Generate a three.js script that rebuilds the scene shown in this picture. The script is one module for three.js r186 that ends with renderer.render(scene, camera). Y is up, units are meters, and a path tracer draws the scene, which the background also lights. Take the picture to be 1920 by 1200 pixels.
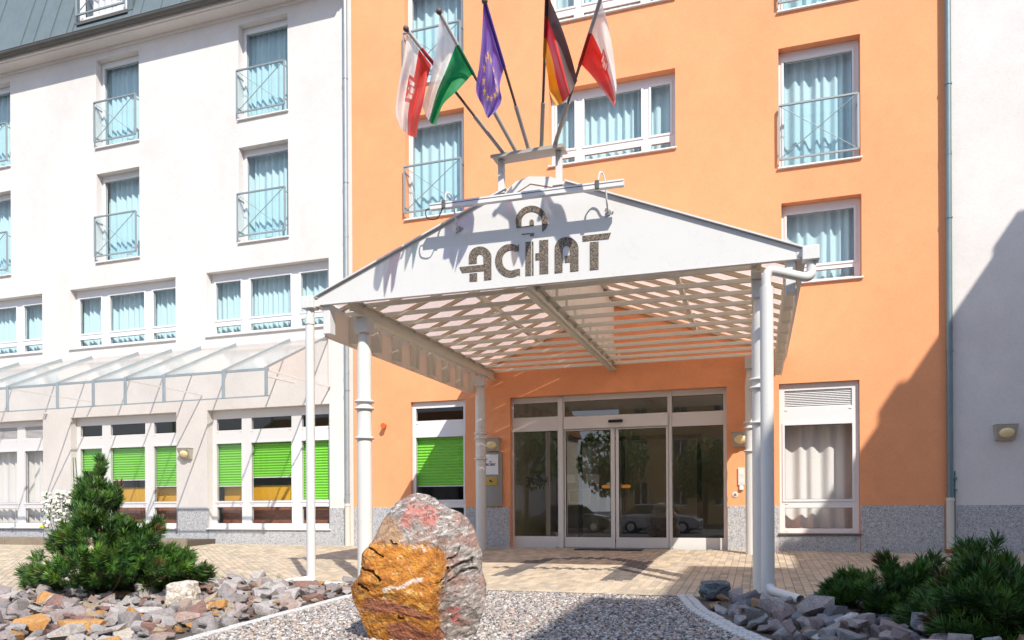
import * as THREE from 'three';
import { mergeGeometries } from 'three/addons/utils/BufferGeometryUtils.js';
import { ConvexGeometry } from 'three/addons/geometries/ConvexGeometry.js';
import { ImprovedNoise } from 'three/addons/math/ImprovedNoise.js';

// ---------------------------------------------------------------- camera, sky, sun, exposure
const scene = new THREE.Scene();
const FOCAL = 1400, CX = 960, CY = 951, YAW = 18.2 * Math.PI / 180, ROLL = 0.3 * Math.PI / 180;
const EYE = new THREE.Vector3(0, 0.85, 15.1);
const camera = new THREE.PerspectiveCamera(2 * Math.atan(CY / FOCAL) * 180 / Math.PI, 1920 / (2 * CY), 0.1, 900);
camera.rotation.order = 'YXZ';
camera.position.copy(EYE);
camera.rotation.set(0, YAW, -ROLL);
camera.setViewOffset(1920, 2 * CY, 0, 0, 1920, 1200);
const SKY = 1.0;
const SUN = new THREE.Vector3(0.64, 1, 0.82).normalize();
{ // clear summer sky, paler towards the horizon and round the sun
  const W = 512, H = 256, d = new Float32Array(W * H * 4), v = new THREE.Vector3();
  for (let j = 0; j < H; j++) for (let i = 0; i < W; i++) {
    const up = ((j + 0.5) / H - 0.5) * Math.PI, az = ((i + 0.5) / W - 0.5) * 2 * Math.PI; v.set(Math.cos(az) * Math.cos(up), Math.sin(up), Math.sin(az) * Math.cos(up));
    const y = Math.max(0, v.y), h = Math.pow(1 - y, 3.2), c = Math.max(0, v.dot(SUN)), glow = 0.30 * Math.pow(c, 6) + 0.5 * Math.pow(c, 40), k = (j * W + i) * 4;
    d[k] = SKY * (0.40 + 0.50 * h + glow); d[k + 1] = SKY * (0.56 + 0.40 * h + glow * 0.96); d[k + 2] = SKY * (0.88 + 0.16 * h + glow * 0.88); d[k + 3] = 1;
  }
  const t = new THREE.DataTexture(d, W, H, THREE.RGBAFormat, THREE.FloatType); t.mapping = THREE.EquirectangularReflectionMapping; t.magFilter = t.minFilter = THREE.LinearFilter; t.needsUpdate = true;
  scene.background = t; scene.environment = t;
}
const sun = new THREE.DirectionalLight(new THREE.Color(1, 0.93, 0.83), 4.8);
sun.position.copy(SUN).multiplyScalar(60); sun.target.position.set(-3, 2, 3);
sun.position.add(sun.target.position);
sun.castShadow = true; sun.shadow.mapSize.set(4096, 4096);
Object.assign(sun.shadow.camera, { left: -30, right: 30, top: 30, bottom: -30, near: 1, far: 160 });
scene.add(sun, sun.target);
const renderer = new THREE.WebGLRenderer({ antialias: true });
renderer.shadowMap.enabled = true;
renderer.toneMapping = THREE.LinearToneMapping;
renderer.toneMappingExposure = 1.24;

// ---------------------------------------------------------------- helpers
function rng(seed) { let a = seed >>> 0; return () => { a = (a + 0x6D2B79F5) | 0; let t = Math.imul(a ^ (a >>> 15), 1 | a); t = (t + Math.imul(t ^ (t >>> 7), 61 | t)) ^ t; return ((t ^ (t >>> 14)) >>> 0) / 4294967296; }; }
const noise3 = new ImprovedNoise();
const fbm = (x, y, z, o = 4) => { let s = 0, a = 0.5, f = 1; for (let i = 0; i < o; i++) { s += a * noise3.noise(x * f, y * f, z * f); f *= 2.03; a *= 0.5; } return s; };
const clamp01 = (v) => Math.min(1, Math.max(0, v));
const sstep = (a, b, x) => { const t = clamp01((x - a) / (b - a)); return t * t * (3 - 2 * t); };
const gy = (z) => -0.034 * Math.min(z, 14);
// a direction in the photograph met with a plane z = const or with the paving
function dir(px, py) {
  let u = (px - CX) / FOCAL, v = -(py - CY) / FOCAL;
  const c = Math.cos(ROLL), s = Math.sin(ROLL), u2 = u * c + v * s, v2 = -u * s + v * c;
  return new THREE.Vector3(u2 * Math.cos(YAW) - Math.sin(YAW), v2, -u2 * Math.sin(YAW) - Math.cos(YAW));
}
function onZ(px, py, z) { const d = dir(px, py); return d.multiplyScalar((z - EYE.z) / d.z).add(EYE); }
const taken = {};
function uniq(name) { taken[name] = (taken[name] ?? -1) + 1; return taken[name] ? name + '_' + String(taken[name]).padStart(3, '0') : name; }
function metreUV(g) {
  const p = g.attributes.position, n = g.attributes.normal, uv = new Float32Array(p.count * 2);
  for (let i = 0; i < p.count; i++) {
    const ax = Math.abs(n.getX(i)), ay = Math.abs(n.getY(i)), az = Math.abs(n.getZ(i));
    if (az >= ax && az >= ay) { uv[2 * i] = p.getX(i); uv[2 * i + 1] = p.getY(i); }
    else if (ax >= ay) { uv[2 * i] = p.getZ(i); uv[2 * i + 1] = p.getY(i); }
    else { uv[2 * i] = p.getX(i); uv[2 * i + 1] = p.getZ(i); }
  }
  g.setAttribute('uv', new THREE.BufferAttribute(uv, 2)); return g;
}
function clean(g) { g = g.index ? g.toNonIndexed() : g; for (const k of Object.keys(g.attributes)) if (!['position', 'normal', 'uv'].includes(k)) g.deleteAttribute(k); if (!g.attributes.uv) metreUV(g); return g; }
const merge = (l) => l.length === 1 ? l[0] : mergeGeometries(l.map(clean));
function part(parent, name, geo, mat, opt = {}) {
  const g = Array.isArray(geo) ? merge(geo) : geo;
  if (!opt.keepUV) metreUV(g);
  const m = new THREE.Mesh(g, mat); m.name = name; m.castShadow = m.receiveShadow = true; parent.add(m);
  if (opt.label) m.userData.label = opt.label;
  return m;
}
function thing(name, label, category, pos = [0, 0, 0], group) {
  const o = new THREE.Group(); o.name = uniq(name); o.position.set(...pos); o.userData = { label, category }; if (group) o.userData.group = group; scene.add(o); return o;
}
const grp = (parent, name) => { const g = new THREE.Group(); g.name = name; parent.add(g); return g; };
const structure = (o) => { o.userData.kind = 'structure'; return o; };
function B(x0, x1, y0, y1, z0, z1) { const g = new THREE.BoxGeometry(x1 - x0, y1 - y0, z1 - z0); g.translate((x0 + x1) / 2, (y0 + y1) / 2, (z0 + z1) / 2); return g; }
function BV(x0, x1, y0, y1, z0, z1, r = 0.006) { // box with chamfered edges
  const w = x1 - x0, h = y1 - y0, d = z1 - z0, pts = [];
  r = Math.min(r, w * 0.3, h * 0.3, d * 0.3);
  for (const sx of [-1, 1]) for (const sy of [-1, 1]) for (const sz of [-1, 1]) {
    const X = sx * w / 2, Y = sy * h / 2, Z = sz * d / 2;
    pts.push(new THREE.Vector3(X - sx * r, Y - sy * r, Z), new THREE.Vector3(X - sx * r, Y, Z - sz * r), new THREE.Vector3(X, Y - sy * r, Z - sz * r));
  }
  const g = new ConvexGeometry(pts); g.translate((x0 + x1) / 2, (y0 + y1) / 2, (z0 + z1) / 2); return metreUV(g);
}
function bar(a, b, w, h = w) { // square bar between two points
  const A = new THREE.Vector3(...a), D = new THREE.Vector3(...b), L = A.distanceTo(D), g = new THREE.BoxGeometry(w, h, L);
  const m = new THREE.Matrix4().lookAt(D, A, Math.abs(D.clone().sub(A).normalize().y) > 0.99 ? new THREE.Vector3(0, 0, 1) : new THREE.Vector3(0, 1, 0)); m.setPosition(A.lerp(D, 0.5)); g.applyMatrix4(m); return g;
}
function rod(a, b, r0, r1 = r0, seg = 12) {
  const A = new THREE.Vector3(...a), D = new THREE.Vector3(...b), L = A.distanceTo(D), g = new THREE.CylinderGeometry(r1, r0, L, seg);
  const q = new THREE.Quaternion().setFromUnitVectors(new THREE.Vector3(0, 1, 0), D.clone().sub(A).normalize());
  g.applyQuaternion(q); const c = A.lerp(D, 0.5); g.translate(c.x, c.y, c.z); return g;
}
function tube(pts, r, seg = 40, rs = 10, tension = 0.5) { return new THREE.TubeGeometry(new THREE.CatmullRomCurve3(pts.map((p) => new THREE.Vector3(...p)), false, 'catmullrom', tension), seg, r, rs); }
function lathe(profile, x, z, seg = 28) { const g = new THREE.LatheGeometry(profile.map(([r, y]) => new THREE.Vector2(r, y)), seg); g.translate(x, 0, z); return g; }
function rectShape(x0, x1, y0, y1) { const s = new THREE.Shape(); s.moveTo(x0, y0); s.lineTo(x1, y0); s.lineTo(x1, y1); s.lineTo(x0, y1); s.closePath(); return s; }
function holed(x0, x1, y0, y1, holes, z0, z1, bevel = 0) {
  const s = rectShape(x0, x1, y0, y1);
  for (const h of holes) { const p = new THREE.Path(); p.moveTo(h[0], h[2]); p.lineTo(h[0], h[3]); p.lineTo(h[1], h[3]); p.lineTo(h[1], h[2]); p.closePath(); s.holes.push(p); }
  const g = new THREE.ExtrudeGeometry(s, { depth: z1 - z0 - bevel, bevelEnabled: bevel > 0, bevelThickness: bevel, bevelSize: bevel, bevelOffset: -bevel, bevelSegments: 1, curveSegments: 8 }); g.translate(0, 0, z0); return g;
}

// ---------------------------------------------------------------- textures
function pixTex(n, fn, srgb = false, rep = 1) {
  const d = new Uint8Array(n * n * 4);
  for (let j = 0; j < n; j++) for (let i = 0; i < n; i++) { const c = fn(i / n, j / n, i, j), k = (j * n + i) * 4; for (let q = 0; q < 3; q++) d[k + q] = Math.max(0, Math.min(255, (Array.isArray(c) ? c[q] : c) * 255)); d[k + 3] = 255; }
  const t = new THREE.DataTexture(d, n, n); t.wrapS = t.wrapT = THREE.RepeatWrapping; t.magFilter = THREE.LinearFilter; t.minFilter = THREE.LinearMipmapLinearFilter; t.generateMipmaps = true;
  if (srgb) t.colorSpace = THREE.SRGBColorSpace; t.repeat.set(rep, rep); t.needsUpdate = true; return t;
}
// tileable value noise
function vnoise(n, seed) { const r = rng(seed), g = new Float32Array(n * n).map(() => r()); return (u, v) => { const x = u * n, y = v * n, i = Math.floor(x), j = Math.floor(y), a = x - i, b = y - j, s = a * a * (3 - 2 * a), t = b * b * (3 - 2 * b), w = (k) => ((k % n) + n) % n, G = (p, q) => g[w(q) * n + w(p)]; return (G(i, j) * (1 - s) + G(i + 1, j) * s) * (1 - t) + (G(i, j + 1) * (1 - s) + G(i + 1, j + 1) * s) * t; }; }
const n4 = vnoise(4, 1), n8 = vnoise(8, 2), n16 = vnoise(16, 3), n32 = vnoise(32, 4), n64 = vnoise(64, 5), n128 = vnoise(128, 6), n256 = vnoise(256, 7);
const stuccoBump = pixTex(512, (u, v) => 0.5 * n256(u, v) + 0.3 * n128(u, v) + 0.2 * n64(u, v), false, 1 / 1.3);
const stuccoTone = pixTex(512, (u, v) => 0.93 + 0.07 * (n4(u, v) - 0.5) + 0.07 * (n8(u, v) - 0.5) + 0.05 * (n32(u, v) - 0.5) + 0.07 * (n256(u, v) - 0.5), false, 1 / 6.1);
const graniteMap = pixTex(512, (u, v) => { const s = n256(u, v), t = n128(u + 0.37, v), w = n32(u, v); let k = 0.40 + 0.42 * (s - 0.5) + 0.32 * (t - 0.5) + 0.10 * (w - 0.5); if (s > 0.8) k += 0.16; if (t < 0.2) k -= 0.1; return [k * 1.0, k * 1.01, k * 1.04]; }, false, 1 / 1.1);
const speckMap = pixTex(256, (u, v) => { const s = 0.6 * n128(u, v) + 0.4 * n64(v, u), k = sstep(0.46, 0.60, s); return [0.018 + 0.30 * k, 0.018 + 0.235 * k, 0.02 + 0.165 * k]; }, false, 2.3);
const paverMap = pixTex(256, (u, v) => 0.86 + 0.22 * (n256(u, v) - 0.5) + 0.16 * (n32(u, v) - 0.5) + 0.16 * (n8(u, v) - 0.5), false, 1 / 1.7);
const rockMap = pixTex(512, (u, v) => { const k = 0.8 + 0.5 * (n64(u, v) - 0.5) + 0.4 * (n16(u, v) - 0.5) + 0.3 * (n256(u, v) - 0.5) + 0.3 * (n128(v, u) - 0.5); return [k * (1 + 0.12 * (n8(u, v) - 0.5)), k, k * (1 - 0.1 * (n8(v, u) - 0.5))]; }, false, 1 / 0.5);
const rockBump = pixTex(512, (u, v) => 0.5 * n32(u, v * 0.999) + 0.3 * n64(u, v) + 0.2 * n128(u, v), false, 1 / 0.5);
const zincMap = pixTex(256, (u, v) => 0.9 + 0.1 * (n8(u, v) - 0.5) + 0.1 * (n32(u, v) - 0.5), false, 1 / 2.3);
const woodMap = pixTex(256, (u, v) => { const k = n64(u * 0.15, v) * 0.5 + n128(u * 0.3, v) * 0.3 + n16(u * 0.2, v) * 0.4; return [0.10 + 0.22 * k, 0.045 + 0.09 * k, 0.03 + 0.045 * k]; }, false, 1);
const asphaltMap = pixTex(256, (u, v) => 0.7 + 0.5 * (n256(u, v) - 0.5) + 0.3 * (n16(u, v) - 0.5), false, 0.5);
const kerbMap = pixTex(256, (u, v) => 0.85 + 0.4 * (n128(u, v) - 0.5) + 0.25 * (n32(u, v) - 0.5), false, 1.2);
const grimeMap = pixTex(512, (u, v) => 0.96 - 0.03 * sstep(0.6, 0.85, 0.6 * n16(u, v) + 0.4 * n64(u, v)) - 0.07 * sstep(0.8, 0.93, n128(u, v)) * sstep(0.5, 0.8, n8(u, v)), false, 1 / 2.1);

const col = (r, g, b) => new THREE.Color().setRGB(r, g, b);
const std = (r, g, b, rough = 0.6, extra = {}) => new THREE.MeshStandardMaterial({ color: col(r, g, b), roughness: rough, ...extra });
const phy = (r, g, b, rough, extra = {}) => new THREE.MeshPhysicalMaterial({ color: col(r, g, b), roughness: rough, ...extra });
const M = {
  white: std(0.71, 0.678, 0.655, 0.95, { map: stuccoTone, bumpMap: stuccoBump, bumpScale: 0.002 }),
  white2: std(0.71, 0.685, 0.665, 0.95, { map: stuccoTone, bumpMap: stuccoBump, bumpScale: 0.002 }),
  orange: std(0.87, 0.37, 0.175, 0.95, { map: stuccoTone, bumpMap: stuccoBump, bumpScale: 0.0025 }),
  granite: std(1, 1, 1, 0.55, { map: graniteMap }),
  pvc: std(0.72, 0.72, 0.73, 0.35), alu: std(0.66, 0.655, 0.64, 0.4), sill: std(0.74, 0.72, 0.70, 0.45),
  steel: std(0.30, 0.34, 0.35, 0.45, { metalness: 0.3 }), galv: std(0.36, 0.42, 0.45, 0.5, { metalness: 0.4, map: zincMap }),
  zinc: std(0.145, 0.185, 0.20, 0.6, { metalness: 0.1, map: zincMap }), zincDark: std(0.13, 0.13, 0.12, 0.6, { metalness: 0.2, map: zincMap }),
  glass: phy(1, 1, 1, 0.0, { transmission: 1, thickness: 0, ior: 1.55 }), glassTint: phy(0.86, 0.95, 0.97, 0.0, { transmission: 1, thickness: 0, ior: 1.55 }),
  glassDoor: phy(0.93, 0.94, 0.90, 0.0, { transmission: 1, thickness: 0, ior: 2.2 }),
  awning: phy(0.97, 0.96, 0.95, 0.14, { transmission: 0.95, thickness: 0, ior: 1.5 }),
  curtain: phy(0.74, 0.86, 0.885, 0.95, { transmission: 0.25, thickness: 0 }), net: phy(0.88, 0.875, 0.86, 0.95, { transmission: 0.3, thickness: 0 }),
  blind: phy(0.22, 0.68, 0.05, 0.8, { transmission: 0.2, thickness: 0 }),
  room: std(0.42, 0.40, 0.37, 0.9), lobby: std(0.74, 0.70, 0.58, 0.85), lobbyFloor: std(0.52, 0.47, 0.38, 0.5), mustard: std(0.60, 0.33, 0.02, 0.8), wood: std(1, 1, 1, 0.5, { map: woodMap }),
  dark: std(0.02, 0.02, 0.022, 0.5), black: std(0.012, 0.012, 0.013, 0.35),
  canopyWhite: std(0.70, 0.70, 0.69, 0.5, { map: grimeMap }), cream: std(0.72, 0.69, 0.59, 0.55, { map: grimeMap }), column: std(0.70, 0.695, 0.67, 0.4, { map: grimeMap }),
  rafter: std(0.50, 0.40, 0.27, 0.6, { map: grimeMap }), opal: phy(0.96, 0.90, 0.88, 0.9, { transmission: 0.72, thickness: 0 }), fasciaPanel: phy(0.86, 0.76, 0.66, 0.8, { transmission: 0.55, thickness: 0 }),
  letter: std(1, 1, 1, 0.5, { map: speckMap }),
  lampBody: std(0.42, 0.40, 0.35, 0.5), lampGlass: phy(0.86, 0.70, 0.38, 0.35, { clearcoat: 0.4 }),
  castPipe: std(0.60, 0.58, 0.50, 0.6, { map: grimeMap }), rust: std(0.34, 0.12, 0.03, 0.9, { map: rockMap }), stainless: std(0.33, 0.32, 0.30, 0.38, { metalness: 0.6 }), brass: std(0.55, 0.36, 0.08, 0.35, { metalness: 0.5 }),
  paper: std(0.78, 0.80, 0.82, 0.4), orangeCap: std(0.70, 0.12, 0.02, 0.5), cable: std(0.03, 0.03, 0.03, 0.6), beigePlastic: std(0.68, 0.64, 0.58, 0.5),
  pole: std(0.12, 0.085, 0.065, 0.5), poleSleeve: std(0.45, 0.42, 0.37, 0.5, { metalness: 0.2, map: grimeMap }),
  asphalt: std(0.075, 0.075, 0.078, 0.9, { map: asphaltMap }), joint: std(0.27, 0.22, 0.165, 0.95, { map: paverMap }), soil: std(0.11, 0.09, 0.075, 1, { map: paverMap }), kerb: std(0.60, 0.60, 0.59, 0.85),
  bark: std(0.16, 0.095, 0.055, 0.9, { map: rockMap }),
};
M.kerb.map = kerbMap;

// ---------------------------------------------------------------- ground
{
  const zs = [-120, 0, 14, 200], ys = [-0.08, -0.08, -0.08 - 0.034 * 14, -0.08 - 0.034 * 14], v = [], idx = [];
  zs.forEach((z, i) => v.push(-200, ys[i], z, 200, ys[i], z));
  for (let i = 0; i < 3; i++) { const a = i * 2; idx.push(a, a + 2, a + 1, a + 1, a + 2, a + 3); }
  const g = new THREE.BufferGeometry(); g.setAttribute('position', new THREE.Float32BufferAttribute(v, 3)); g.setIndex(idx); g.computeVertexNormals();
  structure(part(scene, 'ground', metreUV(g), M.asphalt));
}
const SLOPE = Math.atan(0.034);
const pavement = structure(grp(scene, 'pavement')); pavement.rotation.x = SLOPE;
const inPoly = (x, z, P) => { let c = false; for (let i = 0, j = P.length - 1; i < P.length; j = i++) if ((P[i][1] > z) !== (P[j][1] > z) && x < (P[j][0] - P[i][0]) * (z - P[i][1]) / (P[j][1] - P[i][1]) + P[i][0]) c = !c; return c; };
const pavePoly = [[-30, 0], [9, 0], [9, 6.07], [-6.4, 6.07], [-7.1, 5.85], [-9.6, 7.95], [-12, 9.2], [-30, 9.2]];
const flat = (P, y) => { const s = new THREE.Shape(P.map(([x, z]) => new THREE.Vector2(x, -z))), g = new THREE.ShapeGeometry(s); g.rotateX(-Math.PI / 2); g.translate(0, y, 0); return g; };
part(pavement, 'joint_bed', flat(pavePoly, -0.009), M.joint);
{
  const r = rng(11), base = BV(-0.5, 0.5, -0.5, 0.5, -0.5, 0.5, 0.001);
  function paverGeo(w, l) { // five visible faces with a worn top edge
    const c = 0.006, h = 0.05, a = w / 2 - 0.0025, b = l / 2 - 0.0025, V = [[-a, -h, -b], [a, -h, -b], [a, -h, b], [-a, -h, b], [-a, -c, -b], [a, -c, -b], [a, -c, b], [-a, -c, b], [-a + c, 0, -b + c], [a - c, 0, -b + c], [a - c, 0, b - c], [-a + c, 0, b - c]], F = [];
    for (let i = 0; i < 4; i++) { const j = (i + 1) % 4; F.push(i, 4 + i, j, j, 4 + i, 4 + j, 4 + i, 8 + i, 4 + j, 4 + j, 8 + i, 8 + j); }
    F.push(8, 11, 9, 9, 11, 10);
    const g = new THREE.BufferGeometry(); g.setAttribute('position', new THREE.Float32BufferAttribute(V.flat(), 3)); g.setIndex(F); const n = g.toNonIndexed(); n.computeVertexNormals(); return metreUV(n);
  }
  const PW = 0.105, PL = 0.21, pg = paverGeo(PW, PL), tones = [];
  for (let i = 0; i < 6; i++) { const k = 0.82 + 0.06 * i, w = (i % 3) * 0.012; tones.push(std((0.505 + w) * k, 0.43 * k, (0.335 - w) * k, 0.9, { map: paverMap })); }
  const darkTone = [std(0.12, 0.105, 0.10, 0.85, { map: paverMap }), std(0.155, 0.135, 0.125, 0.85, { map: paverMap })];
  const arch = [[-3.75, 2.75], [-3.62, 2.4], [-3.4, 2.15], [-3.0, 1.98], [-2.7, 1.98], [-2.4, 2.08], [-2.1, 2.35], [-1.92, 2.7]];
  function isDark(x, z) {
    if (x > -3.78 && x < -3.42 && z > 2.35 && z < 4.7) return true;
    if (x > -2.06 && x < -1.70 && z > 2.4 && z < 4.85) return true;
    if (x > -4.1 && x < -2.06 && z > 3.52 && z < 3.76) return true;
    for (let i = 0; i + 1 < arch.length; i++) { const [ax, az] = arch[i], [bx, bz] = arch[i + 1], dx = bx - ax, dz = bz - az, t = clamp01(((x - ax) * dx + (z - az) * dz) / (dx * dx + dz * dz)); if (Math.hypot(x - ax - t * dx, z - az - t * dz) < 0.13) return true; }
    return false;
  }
  const list = [];
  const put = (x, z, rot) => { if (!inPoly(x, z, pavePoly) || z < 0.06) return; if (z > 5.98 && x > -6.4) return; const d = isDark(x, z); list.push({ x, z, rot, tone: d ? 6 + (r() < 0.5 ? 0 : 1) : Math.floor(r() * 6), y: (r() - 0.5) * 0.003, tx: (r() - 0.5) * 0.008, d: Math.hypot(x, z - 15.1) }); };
  for (let i = 0, x = -6.55; x < 7.5; x += PW, i++) for (let z = 0.1 + (i % 2) * PL / 2; z < 6.1; z += PL) put(x, z, 0);
  const c = Math.SQRT1_2;
  for (let i = -150; i < 150; i++) for (let j = -80; j < 80; j++) { const a = i * PW, b = j * PL + (i % 2 ? PL / 2 : 0), x = -11 + (a + b) * c, z = 4 + (b - a) * c; if (x > -6.63 || x < -22) continue; put(x, z, Math.PI / 4); }
  // front border course
  for (let x = -6.35; x < 7.5; x += PL) list.push({ x, z: 6.02, rot: Math.PI / 2, tone: Math.floor(r() * 6), y: 0, tx: 0, d: Math.hypot(x, 9) });
  const vis = (p) => { const q = new THREE.Vector3(p.x, gy(p.z), p.z).sub(EYE), cz = -(q.x * Math.sin(YAW)) - q.z * Math.cos(YAW), cu = q.x * Math.cos(YAW) - q.z * Math.sin(YAW), u = cu / cz; return Math.abs(u) < 0.69 && !(p.x > -3.6 && p.x < -2.2 && p.z > 5.2) && !(p.x > 0.8 && p.z > 3); };
  list.forEach((p) => { p.k = vis(p) ? p.d : 1e3 + p.d; }); list.sort((a, b) => a.k - b.k);
  const all = [...tones, ...darkTone], rest = all.map(() => []), m = new THREE.Matrix4(), q = new THREE.Quaternion();
  list.forEach((p, i) => {
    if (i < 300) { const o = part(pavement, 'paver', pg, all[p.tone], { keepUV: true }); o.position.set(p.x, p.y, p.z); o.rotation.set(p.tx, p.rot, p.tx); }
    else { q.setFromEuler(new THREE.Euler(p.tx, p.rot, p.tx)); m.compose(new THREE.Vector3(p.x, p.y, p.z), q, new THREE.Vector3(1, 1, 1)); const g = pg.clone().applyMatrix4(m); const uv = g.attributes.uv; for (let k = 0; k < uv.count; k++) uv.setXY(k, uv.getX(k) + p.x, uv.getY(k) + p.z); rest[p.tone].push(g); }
  });
  const field = grp(pavement, 'paver_field'); field.userData.kind = 'stuff';
  rest.forEach((l, i) => { if (l.length) part(field, 'pavers', l, all[i], { keepUV: true }); });
}
// raised planting strip along the pale wing
{
  const strip = structure(grp(scene, 'planting_strip'));
  part(strip, 'soil', B(-24, -12.6, -0.05, 0.115, 0.02, 0.92), M.soil);
  for (let i = 0; i < 12; i++) part(strip, 'edging_stone', BV(-24.0 + i * 0.95, -23.07 + i * 0.95, -0.14, 0.15, 0.93, 1.02, 0.01), M.joint);
}


// ---------------------------------------------------------------- windows
function curtainGeo(x0, x1, y0, y1, z, seed, amp = 0.035, wave = 0.135) {
  const r = rng(seed), nx = Math.max(24, Math.round((x1 - x0) / 0.016)), ph = r() * 6, v = [], idx = [], w = [];
  let a = ph; for (let i = 0; i <= nx; i++) { a += (x1 - x0) / nx / wave * Math.PI * 2 * (0.75 + 0.5 * noise3.noise(i * 0.06, seed, 0.3)); w.push(a); }
  const ny = 6;
  for (let j = 0; j <= ny; j++) for (let i = 0; i <= nx; i++) { const t = j / ny, k = amp * (0.65 + 0.35 * noise3.noise(i * 0.05, seed * 1.7, 2)) * (0.8 + 0.3 * (1 - t)); v.push(x0 + (x1 - x0) * i / nx + 0.012 * Math.sin(w[i] * 0.5 + t), y0 + (y1 - y0) * t, z + k * Math.sin(w[i]) + k * 0.4 * Math.sin(w[i] * 0.43 + 1.3 * t)); }
  for (let j = 0; j < ny; j++) for (let i = 0; i < nx; i++) { const p = j * (nx + 1) + i; idx.push(p, p + 1, p + nx + 1, p + 1, p + nx + 2, p + nx + 1); }
  const g = new THREE.BufferGeometry(); g.setAttribute('position', new THREE.Float32BufferAttribute(v, 3)); g.setIndex(idx); g.computeVertexNormals(); return g;
}
function pleats(x0, x1, y0, y1, z) {
  const n = Math.max(4, Math.round((y1 - y0) / 0.032)), v = [], idx = [];
  for (let j = 0; j <= n; j++) { const y = y0 + (y1 - y0) * j / n, d = j % 2 ? 0.011 : -0.011; v.push(x0, y, z + d, x1, y, z + d); }
  for (let j = 0; j < n; j++) { const a = 2 * j; idx.push(a, a + 1, a + 2, a + 1, a + 3, a + 2); }
  const g = new THREE.BufferGeometry(); g.setAttribute('position', new THREE.Float32BufferAttribute(v, 3)); g.setIndex(idx); const f = g.toNonIndexed(); f.computeVertexNormals(); return f;
}
const pane = (x0, x1, y0, y1, z) => { const g = new THREE.PlaneGeometry(x1 - x0, y1 - y0); g.translate((x0 + x1) / 2, (y0 + y1) / 2, z); return g; };
const ring = (x0, x1, y0, y1, w, z0, z1, bev = 0.003) => holed(x0 - w, x1 + w, y0 - w, y1 + w, [[x0, x1, y0, y1]], z0, z1, bev);
let seedW = 40;
function buildWindow(b, o) {
  const w = grp(b, 'window'), d = o.depth ?? 0.18, fz = -d, holes = [];
  for (const c of o.cols) for (const r of o.rows) holes.push([c[0], c[1], r[0], r[1], r[2] ?? 'glass', c]);
  part(w, 'frame', holed(o.x0 + 0.004, o.x1 - 0.004, o.y0 + 0.004, o.y1 - 0.004, holes, fz - 0.075, fz), M.pvc);
  holes.forEach((h, i) => {
    if (h[4] === 'louvre') { const l = []; for (let y = h[2] + 0.012; y < h[3] - 0.01; y += 0.033) { const g = B(h[0], h[1], -0.004, 0.004, -0.022, 0.022); g.rotateX(0.7); g.translate(0, y, fz - 0.035); l.push(g); } l.forEach((g) => part(w, 'louvre_slat', g, M.pvc)); part(w, 'louvre_backing', B(h[0] - 0.01, h[1] + 0.01, h[2] - 0.01, h[3] + 0.01, fz - 0.09, fz - 0.078), M.room); }
    else { if (h[3] - h[2] > 0.6) part(w, 'sash', ring(h[0], h[1], h[2], h[3], 0.045, fz + 0.002, fz + 0.016), M.pvc); part(w, 'gasket', ring(h[0] + 0.006, h[1] - 0.006, h[2] + 0.006, h[3] - 0.006, 0.006, fz - 0.04, fz - 0.032, 0), M.dark); part(w, 'pane', pane(h[0], h[1], h[2], h[3], fz - 0.036), o.glass ?? M.glass); }
  });
  if (o.caps) for (const c of o.cols) for (const y of o.caps) for (const x of [c[0] + 0.03, c[1] - 0.03]) part(w, 'drain_cap', B(x - 0.022, x + 0.022, y - 0.009, y + 0.009, fz + 0.001, fz + 0.012), M.sill);
  if (o.sill !== 0) part(w, 'sill', BV(o.x0 - 0.025, o.x1 + 0.025, o.y0 - 0.035, o.y0 - 0.001, fz - 0.02, 0.05, 0.006), o.sillMat ?? M.sill);
  if (o.curtain) part(w, 'curtain', curtainGeo(o.x0 - 0.06, o.x1 + 0.06, o.y0 + 0.03, o.y1 + 0.3, -0.425, seedW++, 0.055, o.wave ?? 0.145), o.curtain);
  if (o.blinds) o.cols.forEach((c, i) => { if (o.blinds[i] == null) return; const m = o.main; part(w, 'pleated_blind', pleats(c[0] - 0.02, c[1] + 0.02, o.blinds[i], m[1] + 0.03, fz - 0.11), M.blind); part(w, 'blind_rail', B(c[0] - 0.02, c[1] + 0.02, o.blinds[i] - 0.022, o.blinds[i], fz - 0.125, fz - 0.095), M.pvc); });
  if (o.rail) {
    const t = o.y0 + 1.14, bt = o.y0 + 0.12, l = o.x0 + 0.005, r = o.x1 - 0.045, z = 0.075;
    part(w, 'railing', [bar([l, t, z], [r, t, z], 0.045, 0.03), bar([l, bt, z], [r, bt, z], 0.035, 0.03), bar([l, bt, z], [l, t, z], 0.03), bar([r, bt, z], [r, t, z], 0.035), rod([l, bt, z + 0.012], [r, t, z + 0.012], 0.009), rod([r, bt, z + 0.002], [l, t, z + 0.002], 0.006),
      ...[l, r].flatMap((x) => [bt + 0.14, t - 0.1].map((y) => bar([x, y, z], [x, y, -d], 0.02)))], M.steel);
    part(w, 'railing_pane', pane(l + 0.02, r - 0.02, bt + 0.02, t - 0.02, z - 0.012), M.glassTint);
  }
  return w;
}
function shell(b, x0, x1, zb, floors, mat = M.room) { // back wall, ends and floor slabs behind the facade
  part(b, 'back_wall', B(x0, x1, -0.1, floors[floors.length - 1] + 0.2, zb - 0.2, zb), mat);
  for (const [a, c] of [[x0, x0 + 0.2], [x1 - 0.2, x1]]) part(b, 'end_wall', B(a, c, -0.1, floors[floors.length - 1], zb + 0.002, -0.352), mat);
  for (const y of floors) part(b, 'floor_slab', B(x0 + 0.202, x1 - 0.202, y - 0.22, y, zb + 0.004, -0.354), mat);
}
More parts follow.
